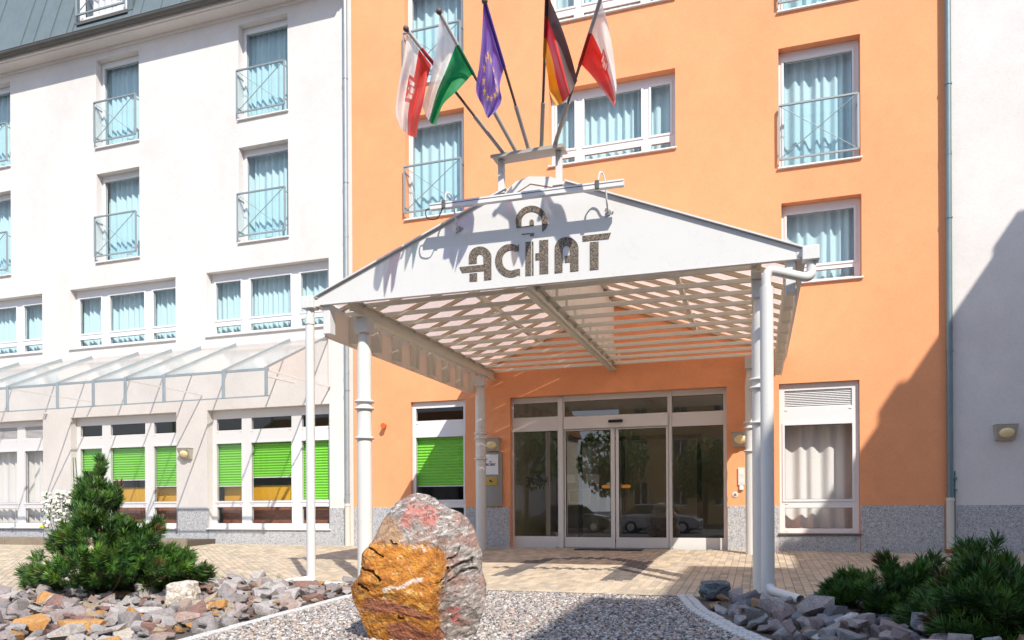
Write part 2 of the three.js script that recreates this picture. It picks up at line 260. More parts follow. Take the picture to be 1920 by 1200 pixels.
const tri = (x0) => [[x0 + 0.13, x0 + 0.87], [x0 + 1.15, x0 + 2.29], [x0 + 2.57, x0 + 3.31]];
const gRows = [[2.78, 3.06], [1.04, 2.45], [0.49, 0.89]];
function plinth(b, spans, z, y1 = 0.85) { // granite slabs: [x0, x1, y0, y1]
  for (const [x0, x1, ya, yb] of spans) { const n = Math.max(1, Math.round((x1 - x0) / 1.5)); for (let i = 0; i < n; i++) part(b, 'granite_slab', BV(x0 + (x1 - x0) * i / n + 0.003, x0 + (x1 - x0) * (i + 1) / n - 0.003, ya, yb, z - 0.02, z + 0.012, 0.003), M.granite); }
}

// pale wing with the zinc roof
{
  const b = thing('hotel_wing', 'pale plastered hotel wing with grey zinc roof beside the orange facade', 'building');
  const X0 = -26, X1 = -8.78, wins = [];
  for (const [x0, x1] of [[-20.72, -19.32], [-16.30, -14.90], [-11.87, -10.48]]) for (const y0 of [7.28, 10.25]) wins.push({ x0, x1, y0, y1: y0 + 2.29, cols: [[x0 + 0.1, x1 - 0.1]], rows: [[y0 + 0.09, y0 + 2.14]], rail: 1, curtain: M.curtain, glass: M.glassTint, wave: 0.125 });
  for (const x0 of [-21.64, -17.22, -12.84]) wins.push({ x0, x1: x0 + 3.44, y0: 5.09, y1: 6.65, cols: tri(x0), rows: [[5.51, 6.43], [5.18, 5.35]], curtain: M.curtain, glass: M.glassTint, wave: 0.12 });
  const bl = { '-17.22': [1.15, 1.62, 1.44], '-12.84': [1.42, 1.62, 1.06] };
  for (const x0 of [-21.64, -17.22, -12.84]) wins.push({ x0, x1: x0 + 3.44, y0: 0.37, y1: 3.27, cols: tri(x0), rows: x0 < -20 ? [[2.80, 3.12, 'louvre'], gRows[1], gRows[2]] : gRows, main: gRows[1], blinds: bl[x0], caps: [2.74, 0.965, 0.44], curtain: x0 < -20 ? M.net : null });
  part(b, 'wall', holed(X0, X1, -0.12, 12.9, wins.map((w) => [w.x0, w.x1, w.y0, w.y1]), -0.35, 0), M.white);
  shell(b, X0, X1, -4.5, [0.02, 4.1, 7.1, 10.05, 13.0]);
  wins.forEach((w) => buildWindow(b, w));
  const pl = [], edges = [-21.64, -17.22, -12.84];
  edges.forEach((x) => { pl.push([x + 0.002, x + 3.438, -0.1, 0.33]); pl.push([x + 3.442, x === -12.84 ? -8.98 : x + 4.418, -0.1, 0.855]); });
  plinth(b, pl, 0);
  // eaves: soffit board, moulding, gutter, mansard of standing-seam zinc
  part(b, 'soffit', [B(X0, X1 + 0.02, 12.77, 12.95, 0.004, 0.36), B(X0, X1 + 0.02, 12.80, 12.95, 0.362, 0.42)], M.white);
  part(b, 'cornice_moulding', B(X0, X1 + 0.01, 12.71, 12.768, 0.004, 0.05), M.white);
  const gs = new THREE.Shape(); gs.absarc(0, 0, 0.085, Math.PI, 2 * Math.PI, false); gs.absarc(0, 0, 0.079, 2 * Math.PI, Math.PI, true);
  const gg = new THREE.ExtrudeGeometry(gs, { depth: X1 - X0, bevelEnabled: false, curveSegments: 12 }); gg.rotateY(Math.PI / 2); gg.translate(X0, 12.93, 0.51);
  const gut = part(b, 'gutter', [gg, ...[-1].map(() => rod([X0, 12.94, 0.595], [X1, 12.94, 0.595], 0.011))], M.zincDark);
  for (let x = -24; x < X1; x += 0.8) part(gut, 'gutter_bracket', bar([x, 12.838, 0.51], [x, 12.95, 0.60], 0.03, 0.006), M.zincDark);
  const roof = grp(b, 'roof'), zA = 0.44, yA = 12.96, lean = 0.30; // z shrinks with height
  const at = (y, dz = 0) => zA - (y - yA) * lean + dz;
  const slab = new THREE.BufferGeometry(); { const v = [], y0 = yA, y1 = 17; v.push(X0, y0, at(y0), X1, y0, at(y0), X1, y1, at(y1), X0, y1, at(y1), X0, y0, at(y0) - 0.3, X1, y0, at(y0) - 0.3, X1, y1, at(y1) - 0.3, X0, y1, at(y1) - 0.3); slab.setAttribute('position', new THREE.Float32BufferAttribute(v, 3)); slab.setIndex([4, 6, 5, 4, 7, 6, 0, 4, 5, 0, 5, 1, 3, 2, 6, 3, 6, 7, 0, 3, 7, 0, 7, 4, 1, 5, 6, 1, 6, 2]); }
  const sn = slab.toNonIndexed(); sn.computeVertexNormals(); part(roof, 'roof_deck', sn, M.zincDark);
  const seams = [-26, -24.9, -23.8, -22.7, -21.6, -20.5, -19.55, -18.4, -17.95, -17.38, -16.82, -16.62, -14.72, -14.42, -13.8, -13.18, -12.56, -11.94, -11.32, -10.7, -10.08, -9.46, X1];
  for (let i = 0; i + 1 < seams.length; i++) {
    const a = seams[i], c = seams[i + 1], y0 = i === 11 ? 0 : yA; if (i === 11) { part(roof, 'zinc_sheet', (() => { const g = B(a + 0.01, c - 0.01, -0.17, 0.17, -0.006, 0.006); g.rotateX(-Math.atan(lean)); g.translate(0, yA + 0.17, at(yA + 0.17, 0.012)); return g; })(), M.zinc); continue; }
    const H = (17 - y0) / Math.cos(Math.atan(lean)), g = B(a + 0.004, c - 0.004, 0, H, -0.004, 0.006); g.rotateX(-Math.atan(lean)); g.translate(0, y0, at(y0, 0.012)); part(roof, 'zinc_sheet', g, M.zinc);
    const s = B(c - 0.009, c + 0.009, 0, H, 0, 0.032); s.rotateX(-Math.atan(lean)); s.translate(0, y0, at(y0, 0.014)); part(roof, 'standing_seam', s, M.zinc);
  }
  // roof window
  const rw = grp(b, 'roof_window'), xa = -16.45, xb = -14.9, y0 = 13.33, zf = 0.36;
  part(rw, 'cheek', [B(xa - 0.17, xa, y0 - 0.02, 16, -0.8, zf), B(xb, xb + 0.17, y0 - 0.02, 16, -0.8, zf)], M.zinc);
  part(rw, 'frame', holed(xa, xb, y0, 16, [[xa + 0.1, xb - 0.1, y0 + 0.1, 15.9]], zf - 0.1, zf - 0.02), M.pvc);
  part(rw, 'pane', pane(xa + 0.1, xb - 0.1, y0 + 0.1, 15.9, zf - 0.06), M.glass);
  part(rw, 'curtain', curtainGeo(xa + 0.1, xb - 0.1, y0 + 0.1, 15.9, zf - 0.3, 91), M.net);
  part(rw, 'sill', B(xa - 0.05, xb + 0.05, y0 - 0.1, y0 - 0.02, -0.3, zf + 0.06), M.zincDark);
  part(rw, 'railing', [bar([xa, y0 + 0.12, zf + 0.1], [xb, y0 + 0.12, zf + 0.1], 0.04), bar([xa + 0.01, y0 + 0.12, zf + 0.1], [xa + 0.01, y0 + 1.2, zf + 0.1], 0.035), bar([xb - 0.01, y0 + 0.12, zf + 0.1], [xb - 0.01, y0 + 1.2, zf + 0.1], 0.035), rod([xa, y0 + 0.12, zf + 0.11], [xb, y0 + 1.2, zf + 0.11], 0.012), bar([xa, y0 + 1.2, zf + 0.1], [xb, y0 + 1.2, zf + 0.1], 0.035)], M.steel);
  // benches behind the green blinds
  for (const [x, lab] of [[-17.22, 'mustard bench with wood base behind the green blinds next to the pine'], [-12.84, 'mustard bench with wood base behind the green blinds beside the downpipe']]) {
    const t = thing('bench', lab, 'bench', [0, 0, 0], 'benches behind the green blinds');
    part(t, 'backrest', BV(x + 0.1, x + 3.35, 0.93, 1.42, -0.58, -0.46, 0.03), M.mustard); part(t, 'base', B(x + 0.1, x + 3.35, 0.02, 0.92, -0.56, -0.44), M.wood);
  }
}
// orange middle building
{
  const b = thing('hotel_building', 'orange plastered hotel facade with the glass entrance door', 'building');
  const X0 = -8.776, X1 = 3.28, wins = [];
  for (const [x0, x1] of [[-7.43, -6.02], [0.42, 1.84]]) for (const y0 of [7.28, 10.25]) wins.push({ x0, x1, y0, y1: y0 + 2.27, cols: [[x0 + 0.1, x1 - 0.12]], rows: [[y0 + 0.09, y0 + 2.09]], rail: 1, curtain: M.curtain, glass: M.glassTint });
  for (const y0 of [7.98, 10.95]) { const x0 = -4.1; wins.push({ x0, x1: -1.51, y0, y1: y0 + 1.57, cols: [[x0 + 0.12, x0 + 0.5], [x0 + 0.71, x0 + 1.89], [x0 + 2.09, x0 + 2.47]], rows: [[y0 + 0.39, y0 + 1.38], [y0 + 0.05, y0 + 0.21]], curtain: M.curtain, glass: M.glassTint }); }
  wins.push({ x0: 0.46, x1: 1.85, y0: 5.07, y1: 6.6, cols: [[0.56, 1.74]], rows: [[5.44, 6.43], [5.15, 5.32]], curtain: M.curtain, glass: M.glassTint });
  wins.push({ x0: 0.40, x1: 1.80, y0: 0.33, y1: 3.17, depth: 0.08, cols: [[0.5, 1.68]], rows: [[2.72, 3.04, 'louvre'], [0.97, 2.38], [0.42, 0.81]], caps: [2.67, 0.89, 0.375], curtain: M.net, wave: 0.2, sillMat: M.zincDark });
  wins.push({ x0: -7.33, x1: -6.02, y0: 0.36, y1: 3.2, depth: 0.08, cols: [[-7.24, -6.1]], rows: [[2.78, 3.06], [1.02, 2.41], [0.45, 0.85]], main: [1.02, 2.41], blinds: [1.34], caps: [2.72, 0.94] });
  const D = [-5.0, -0.56, -0.03, 3.18];
  const holes = [...wins.map((w) => [w.x0, w.x1, w.y0, w.y1])];
  const s = new THREE.Shape(); s.moveTo(X0, -0.12); s.lineTo(D[0], -0.12); s.lineTo(D[0], D[3]); s.lineTo(D[1], D[3]); s.lineTo(D[1], -0.12); s.lineTo(X1, -0.12); s.lineTo(X1, 16.5); s.lineTo(X0, 16.5); s.closePath();
  for (const h of holes) { const p = new THREE.Path(); p.moveTo(h[0], h[2]); p.lineTo(h[0], h[3]); p.lineTo(h[1], h[3]); p.lineTo(h[1], h[2]); p.closePath(); s.holes.push(p); }
  const wg = new THREE.ExtrudeGeometry(s, { depth: 0.35, bevelEnabled: false }); wg.translate(0, 0, -0.35); part(b, 'wall', wg, M.orange);
  shell(b, X0, X1, -6.5, [0.004, 4.1, 7.1, 10.05, 13.2, 16.4]);
  for (const x of [-5.5, -0.2]) part(b, 'partition', B(x - 0.08, x + 0.08, 0.006, 3.87, -6.49, -0.356), M.lobby);
  part(b, 'lobby_back_wall', B(-5.41, -0.29, 0.006, 3.87, -6.45, -6.3), M.lobby);
  part(b, 'lobby_floor', B(-5.41, -0.29, 0.006, 0.012, -6.29, -0.16), M.lobbyFloor);
  part(b, 'lobby_ceiling', B(-5.41, -0.29, 3.4, 3.5, -6.29, -0.36), M.lobby);
  wins.forEach((w) => buildWindow(b, w));
  plinth(b, [[X0 + 0.01, -7.335, -0.1, 0.855], [-7.328, -6.022, -0.1, 0.32], [-6.016, -5.004, -0.1, 0.855], [-0.555, 0.395, -0.1, 0.85], [0.403, 1.797, -0.1, 0.29], [1.803, 3.18, -0.1, 0.85]], 0);
  // automatic entrance door
  const e = grp(b, 'entrance_door'), z = -0.14, zb = -0.24;
  part(e, 'frame', holed(D[0] + 0.003, D[1] - 0.003, -0.02, D[3] - 0.003, [[-4.96, -3.99, 2.76, 3.06], [-3.84, -1.71, 2.74, 3.06], [-1.62, -0.63, 2.73, 3.06], [-4.96, -3.99, 0.23, 2.46], [-3.86, -1.69, 0.0, 2.47], [-1.62, -0.63, 0.22, 2.45]], zb, z), M.alu);
  for (const [x0, x1] of [[-3.99, -3.86], [-1.69, -1.62]]) part(e, 'post', BV(x0 + 0.02, x1 - 0.012, -0.02, D[3] - 0.02, z + 0.001, z + 0.035, 0.008), M.alu);
  part(e, 'header', BV(-3.85, -1.70, 2.475, 2.735, z + 0.002, z + 0.05, 0.008), M.alu);
  for (const [x0, x1, y0, y1] of [[-4.96, -3.99, 2.76, 3.06], [-3.84, -1.71, 2.74, 3.06], [-1.62, -0.63, 2.73, 3.06], [-4.96, -3.99, 0.23, 2.46], [-1.62, -0.63, 0.22, 2.45]]) { part(e, 'pane', pane(x0, x1, y0, y1, z - 0.04), M.glassDoor); part(e, 'gasket', ring(x0 + 0.008, x1 - 0.008, y0 + 0.008, y1 - 0.008, 0.008, z - 0.035, z - 0.028, 0), M.black); }
  for (const [x0, x1, a, c] of [[-3.85, -2.785, -3.82, -2.87], [-2.765, -1.70, -2.70, -1.745]]) {
    part(e, 'door_leaf', holed(x0, x1, 0.005, 2.465, [[a, c, 0.22, 2.435]], z - 0.06, z - 0.015), M.alu);
    part(e, 'pane', pane(a, c, 0.22, 2.435, z - 0.04), M.glassDoor); part(e, 'gasket', ring(a + 0.008, c - 0.008, 0.228, 2.427, 0.008, z - 0.034, z - 0.012, 0), M.black);
  }
  part(e, 'motion_sensor', BV(-2.90, -2.60, 2.575, 2.63, z + 0.052, z + 0.10, 0.012), M.black);
  for (const x of [-3.45, -2.2]) part(e, 'threshold', B(x - 0.6, x + 0.6, 0.001, 0.006, z - 0.06, z + 0.01), M.zincDark);
}
// white wing towards the yard
{
  const b = thing('hotel_wing', 'white plastered hotel wing beyond the teal grey downpipe', 'building');
  part(b, 'wall', B(3.285, 13, -0.12, 13.2, -0.35, 0.03), M.white2);
  part(b, 'back_wall', B(3.285, 13, -0.12, 13.2, -6, -5.8), M.room); part(b, 'roof', B(3.285, 13, 13.21, 13.4, -6, 0.4), M.zincDark);
  plinth(b, [[3.36, 12.9, -0.1, 0.845]], 0.03);
}

// ---------------------------------------------------------------- entrance canopy
const LG = {}; // letter shapes in metres on the gable, kept for the smaller logos
{
  const c = thing('entrance_canopy', 'white gabled entrance canopy on four round columns over the glass door', 'canopy');
  const ZF = 6.05, XL = -5.80, XR = 0.47, XM = -2.72, YE = 3.75, YR = 4.99;
  const gp = new THREE.Shape([[XL, 3.69], [XR, 3.655], [XR, 3.755], [-2.25, 4.885], [-2.45, 4.985], [-2.72, 5.025], [-2.9, 4.985], [-3.02, 4.90], [XL, 3.79]].map((p) => new THREE.Vector2(...p)));
  const gg = new THREE.ExtrudeGeometry(gp, { depth: 0.04, bevelEnabled: true, bevelSize: 0.004, bevelThickness: 0.004, bevelSegments: 1 }); gg.translate(0, 0, ZF - 0.03); part(c, 'gable_panel', gg, M.canopyWhite);
  part(c, 'gable_trim', [bar([XL - 0.03, 3.80, ZF + 0.012], [-3.02, 4.915, ZF + 0.012], 0.09, 0.018), bar([-2.25, 4.90, ZF + 0.012], [XR + 0.03, 3.765, ZF + 0.012], 0.09, 0.018), bar([XL, 3.684, ZF - 0.02], [XR, 3.649, ZF - 0.02], 0.07, 0.014)], M.canopyWhite);
  part(c, 'wire', [rod([-2.98, 4.80, ZF + 0.018], [-2.7, 4.93, ZF + 0.018], 0.004, 0.004, 5), rod([-2.7, 4.93, ZF + 0.018], [-2.36, 4.83, ZF + 0.018], 0.004, 0.004, 5)], M.rust);
  // sloping roof: opal sheets between glazing bars
  const nz = 11, z0 = 0.03, z1 = ZF - 0.04;
  for (const s of [-1, 1]) {
    const xe = s < 0 ? XL : XR, ye = YE + 0.03, slope = [XM - xe, YR - ye], ang = Math.atan2(slope[1], Math.abs(slope[0])) * -s, L = Math.hypot(...slope);
    for (let i = 0; i < nz; i++) {
      const a = z0 + (z1 - z0) * i / nz, d = z0 + (z1 - z0) * (i + 1) / nz;
      const g = B(-L / 2, L / 2, -0.004, 0.004, a + 0.012, d - 0.012); g.rotateZ(ang); g.translate((xe + XM) / 2, (ye + YR) / 2 + 0.02, 0); part(c, 'roof_panel', g, M.opal);
    }
    for (let i = 0; i <= nz; i++) { const z = z0 + (z1 - z0) * i / nz; part(c, 'rafter', bar([xe, ye - 0.03, z], [XM, YR - 0.03, z], 0.04, 0.06), M.rafter); }
    for (const f of [0.5]) { const x = xe + (XM - xe) * f, y = ye + (YR - ye) * f - 0.1; part(c, 'purlin', B(x - 0.035, x + 0.035, y - 0.05, y + 0.02, z0, z1), M.cream); }
    // eave: fascia boards hung from brackets, box gutter
    const xf = s < 0 ? XL + 0.05 : XR - 0.05;
    part(c, 'gutter', B(Math.min(xf - s * -0.02, xf + s * 0.12), Math.max(xf - s * -0.02, xf + s * 0.12), 3.66, 3.75, z0, z1 + 0.06), M.canopyWhite);
    for (let i = 0; i < 9; i++) {
      const z = 5.95 - i * 0.69; part(c, 'fascia_bracket', BV(xf - 0.055 - s * 0.05, xf + 0.055 - s * 0.05, 3.28, 3.70, z - 0.09, z + 0.06, 0.008), i === 0 ? M.canopyWhite : M.cream);
      if (i < 8) part(c, 'fascia_panel', B(xf + s * 0.012 - 0.006, xf + s * 0.012 + 0.006, 3.25, 3.66, z - 0.69 + 0.003, z - 0.003), M.fasciaPanel);
    }
  }
  part(c, 'ridge_cap', BV(XM - 0.08, XM + 0.08, YR - 0.03, YR + 0.03, z0, z1, 0.02), M.canopyWhite);
  for (let i = 0; i < 37; i++) part(c, 'web_board', BV(XM - 0.045, XM - 0.02, 3.79, YR - 0.03, 0.08 + i * 0.16, 0.08 + i * 0.16 + 0.148, 0.008), M.cream);
  const ibeam = (x, y0, y1, w) => [B(x - w / 2, x + w / 2, y0, y0 + 0.014, 0.02, 5.98), B(x - w / 2, x + w / 2, y1 - 0.014, y1, 0.02, 5.98), B(x - 0.006, x + 0.006, y0 + 0.015, y1 - 0.015, 0.021, 5.979)];
  part(c, 'side_beam', ibeam(-5.35, 3.56, 3.76, 0.12), M.cream); part(c, 'side_beam', ibeam(0.0, 3.56, 3.76, 0.12), M.cream); part(c, 'ridge_beam', [...ibeam(XM - 0.06, 3.62, 3.78, 0.15), B(XM - 0.085, XM - 0.035, 3.606, 3.618, 0.02, 5.98)], M.cream);
  for (let i = 0; i < 11; i++) { const z = 0.12 + i * 0.545; part(c, 'cross_slat', BV(-5.34, -0.01, 3.715, 3.778, z, z + 0.032, 0.005), M.cream); for (const x of [XM + 0.09]) part(c, 'hanger', B(x - 0.02, x + 0.02, 3.779, 3.93, z + 0.004, z + 0.028), M.cream); }
  // columns
  for (const [x, z] of [[-5.34, 5.6], [0.05, 5.6], [-5.42, 0.66], [-0.1, 0.8]]) {
    const y0 = gy(z) - 0.02, k = grp(c, 'column'), R = 0.108;
    const tor = (y) => [[R, y - 0.022], [R + 0.028, y - 0.016], [R + 0.032, y], [R + 0.028, y + 0.016], [R, y + 0.022]];
    part(k, 'shaft', lathe([[0, y0], [R, y0], ...tor(1.85), ...tor(2.27), ...tor(2.37), [R, 3.04], [0.074, 3.36], [0, 3.36]], x, z), M.column);
    part(k, 'capital', BV(x - 0.105, x + 0.105, 3.345, 3.558, z - 0.105, z + 0.105, 0.006), M.canopyWhite);
  }
  // rainwater boxes and downpipes at the two front corners
  const gF = gy(6.1);
  const dl = grp(c, 'downpipe'); part(dl, 'hopper', BV(-6.02, -5.84, 3.63, 3.80, 5.96, 6.14, 0.008), M.canopyWhite);
  part(dl, 'pipe', [tube([[-5.93, 3.64, 6.05], [-5.93, 3.56, 6.05], [-5.94, 3.48, 6.05], [-5.94, 3.3, 6.05]], 0.058, 16, 16), rod([-5.94, 3.4, 6.05], [-5.94, gF - 0.01, 6.05], 0.062, 0.062, 20), rod([-5.94, 3.52, 6.05], [-5.94, 3.42, 6.05], 0.068, 0.068, 20)], M.column);
  part(dl, 'outlet', rod([-5.92, gF + 0.07, 6.06], [-6.42, gF + 0.0, 6.5], 0.05, 0.05, 16), M.column);
  part(dl, 'base_plate', BV(-5.95, -5.48, gF + 0.002, gF + 0.03, 5.98, 6.12, 0.005), M.canopyWhite);
  const dr = grp(c, 'downpipe'); part(dr, 'hopper', BV(0.49, 0.67, 3.60, 3.76, 5.96, 6.14, 0.008), M.canopyWhite);
  part(dr, 'pipe', [tube([[0.59, 3.62, 6.05], [0.59, 3.50, 6.05], [0.575, 3.445, 6.06], [0.50, 3.425, 6.09], [0.22, 3.475, 6.22], [0.14, 3.475, 6.25], [0.108, 3.40, 6.26], [0.108, 3.25, 6.26]], 0.052, 60, 16), rod([0.108, 3.3, 6.26], [0.108, gF - 0.01, 6.26], 0.072, 0.072, 24)], M.column);
  part(dr, 'outlet', tube([[0.11, gF + 0.18, 6.28], [0.15, gF + 0.12, 6.34], [0.25, gF + 0.10, 6.5], [0.42, gF + 0.08, 6.8]], 0.05, 20, 16), M.column);
  part(dr, 'base_plate', [BV(-0.22, 0.44, gF + 0.005, gF + 0.035, 6.1, 6.28, 0.005), ...[-0.15, -0.02, 0.3, 0.38].map((x) => rod([x, gF + 0.03, 6.19], [x, gF + 0.05, 6.19], 0.014, 0.014, 6))], M.canopyWhite);
  part(dr, 'base_block', B(-0.25, 0.46, gF - 0.08, gF + 0.003, 6.09, 6.27), M.soil);
  // flag stand on the gable
  for (const x of [-3.10, -2.34]) part(c, 'stand_post', [BV(x - 0.038, x + 0.038, 4.86, 5.295, 5.99, 6.066, 0.005), B(x - 0.06, x + 0.06, 4.86, 4.89, 5.97, 6.088)], M.canopyWhite);
  part(c, 'stand_plate', [B(-3.19, -2.25, 5.297, 5.312, 5.93, 6.2), B(-3.19, -2.25, 5.27, 5.296, 6.186, 6.2)], M.poleSleeve);
  // lettering, measured on the gable
  const P = (zx, zy) => onZ(780 + zx / 4.8, 310 + zy / 4.8, ZF + 0.02), V2 = (zx, zy) => { const p = P(zx, zy); return new THREE.Vector2(p.x, p.y); };
  const poly = (pts) => new THREE.Shape(pts.map((p) => V2(...p)));
  const arcP = (cx, cy, rx, ry, a0, a1, n = 16) => Array.from({ length: n + 1 }, (_, i) => { const a = (a0 + (a1 - a0) * i / n) * Math.PI / 180; return [cx + rx * Math.cos(a), cy - ry * Math.sin(a)]; });
  LG.emblem = [poly([[905, 565], [898, 520], ...arcP(1041, 508, 146, 146, 175, 0), [1185, 530], [1165, 570], [1135, 597], [1133, 500], ...arcP(1041, 505, 92, 90, 0, 180), [950, 557]]),
    poly([[1022, 547], ...arcP(1041, 506, 19, 18, 180, 0, 8), [1060, 543]]), poly([[948, 552], [1021, 542], [1021, 548], [948, 558]]), poly([[1026, 612], [1060, 607], [1060, 634], [1026, 638]]), poly([[950, 618], [1025, 609], [1025, 615], [950, 624]])];
  LG.a1 = [poly([[475, 887], [475, 820], ...arcP(577, 828, 102, 98, 176, 4), [678, 850], [678, 1027], [612, 1033], [612, 948], [415, 967], [390, 915], [607, 893], [607, 835], ...arcP(577, 832, 30, 33, 0, 180, 10), [547, 881]]), poly([[482, 974], [550, 968], [550, 1040], [482, 1046]])];
  LG.c = [poly([[925, 706], [925, 772], ...arcP(855, 855, 80, 92, 62, 298, 20).map(([x, y]) => [x, y]), [936, 930], [936, 997], ...arcP(850, 857, 138, 150, 302, 62, 24)])];
  LG.h = [poly([[985, 690], [1036, 686], [1036, 990], [985, 994]]), poly([[1044, 686], [1056, 685], [1058, 988], [1044, 989]]), poly([[1110, 675], [1190, 668], [1190, 972], [1112, 978], [1112, 849], [1075, 852], [1075, 792], [1110, 788]])];
  LG.a2 = [poly([[1248, 970], [1248, 745], ...arcP(1355, 748, 107, 103, 176, 4), [1462, 770], [1462, 948], [1388, 956], [1388, 870], [1340, 875], [1340, 815], [1385, 810], [1385, 762], ...arcP(1352, 762, 33, 40, 0, 180, 10), [1318, 775], [1318, 962]])];
  LG.t = [poly([[1497, 635], [1755, 605], [1735, 660], [1500, 683]]), poly([[1565, 692], [1643, 685], [1643, 934], [1565, 942]])];
  for (const k of ['emblem', 'a1', 'c', 'h', 'a2', 't']) { const g = new THREE.ExtrudeGeometry(LG[k], { depth: 0.006, bevelEnabled: false, curveSegments: 10 }); g.translate(0, 0, ZF + 0.0155); part(c, k === 'emblem' ? 'emblem' : 'letter', g, M.letter); }
}
function logo(parent, cx, cy, z, w, mat) { // the same lettering at width w
  const s = w / 2.0, g = new THREE.ExtrudeGeometry(Object.values(LG).flat(), { depth: 0.002 / s, bevelEnabled: false, curveSegments: 8 }); g.translate(2.69, -3.95, 0); g.scale(s, s, s); g.translate(cx, cy, z); return part(parent, 'logo', g, mat);
}
// strip light on goosenecks in front of the lettering
{
  const t = thing('sign_light', 'slim white strip light on two gooseneck arms above the canopy lettering', 'lamp'), z = 6.35, a = onZ(808, 389, z), b = onZ(1170, 343, z);
  part(t, 'housing', bar([a.x, a.y, z], [b.x, b.y, z], 0.07, 0.075), M.pvc);
  part(t, 'seam', bar([a.x, a.y + 0.012, z + 0.036], [b.x, b.y + 0.012, z + 0.036], 0.004, 0.008), M.zincDark);
  for (const [x, y] of [[-3.68, 4.48], [-1.71, 4.44]]) {
    const yb = a.y + (b.y - a.y) * (x - a.x) / (b.x - a.x);
    part(t, 'gooseneck', tube([[x, y, 6.075], [x, y + 0.03, 6.13], [x, y + 0.12, 6.19], [x - 0.0, yb + 0.06, 6.25], [x - 0.02, yb + 0.16, 6.31], [x - 0.05, yb + 0.15, 6.36], [x - 0.07, yb + 0.04, 6.36]], 0.011, 40, 8), M.pvc);
    part(t, 'clamp', BV(x - 0.10, x - 0.05, yb - 0.05, yb + 0.06, 6.375, 6.40, 0.008), M.zincDark);
    part(t, 'wall_plate', [rod([x, y, 6.07], [x, y, 6.08], 0.035, 0.035, 16), ...[0, 1, 2].map((i) => rod([x + 0.055 * Math.cos(i * 2.1), y + 0.055 * Math.sin(i * 2.1), 6.07], [x + 0.055 * Math.cos(i * 2.1), y + 0.055 * Math.sin(i * 2.1), 6.082], 0.01, 0.01, 6))], M.stainless);
  }
  part(t, 'cable', tube([[a.x + 0.02, a.y - 0.01, z], [a.x - 0.07, a.y - 0.03, z], [a.x - 0.04, a.y - 0.14, z + 0.02], [a.x + 0.09, a.y - 0.16, z + 0.02], [a.x + 0.16, a.y - 0.04, z]], 0.008, 30, 6), M.cable);
}
// ---------------------------------------------------------------- flags
function canvasTex(w, h, draw) { const cv = document.createElement('canvas'); cv.width = w; cv.height = h; draw(cv.getContext('2d'), w, h); const t = new THREE.CanvasTexture(cv); t.colorSpace = THREE.SRGBColorSpace; t.anisotropy = 4; return t; }
function crest(x, cx, cy, s, a, b) { x.fillStyle = a; x.beginPath(); x.moveTo(cx - s, cy - s); x.lineTo(cx + s, cy - s); x.lineTo(cx + s, cy + s * 0.3); x.quadraticCurveTo(cx + s * 0.8, cy + s * 1.1, cx, cy + s * 1.4); x.quadraticCurveTo(cx - s * 0.8, cy + s * 1.1, cx - s, cy + s * 0.3); x.closePath(); x.fill(); x.fillStyle = b; for (const [dx, dy, w, h] of [[-0.7, -0.5, 0.35, 1], [0.35, -0.5, 0.35, 1], [-0.25, -0.2, 0.5, 0.9], [-0.75, -0.75, 0.2, 0.2], [-0.1, -0.75, 0.2, 0.3], [0.55, -0.75, 0.2, 0.2]]) x.fillRect(cx + dx * s, cy + dy * s, w * s, h * s); }
function star(x, cx, cy, r) { x.beginPath(); for (let i = 0; i < 10; i++) { const a = -Math.PI / 2 + i * Math.PI / 5, q = i % 2 ? r * 0.4 : r; x.lineTo(cx + q * Math.cos(a), cy + q * Math.sin(a)); } x.closePath(); x.fill(); }
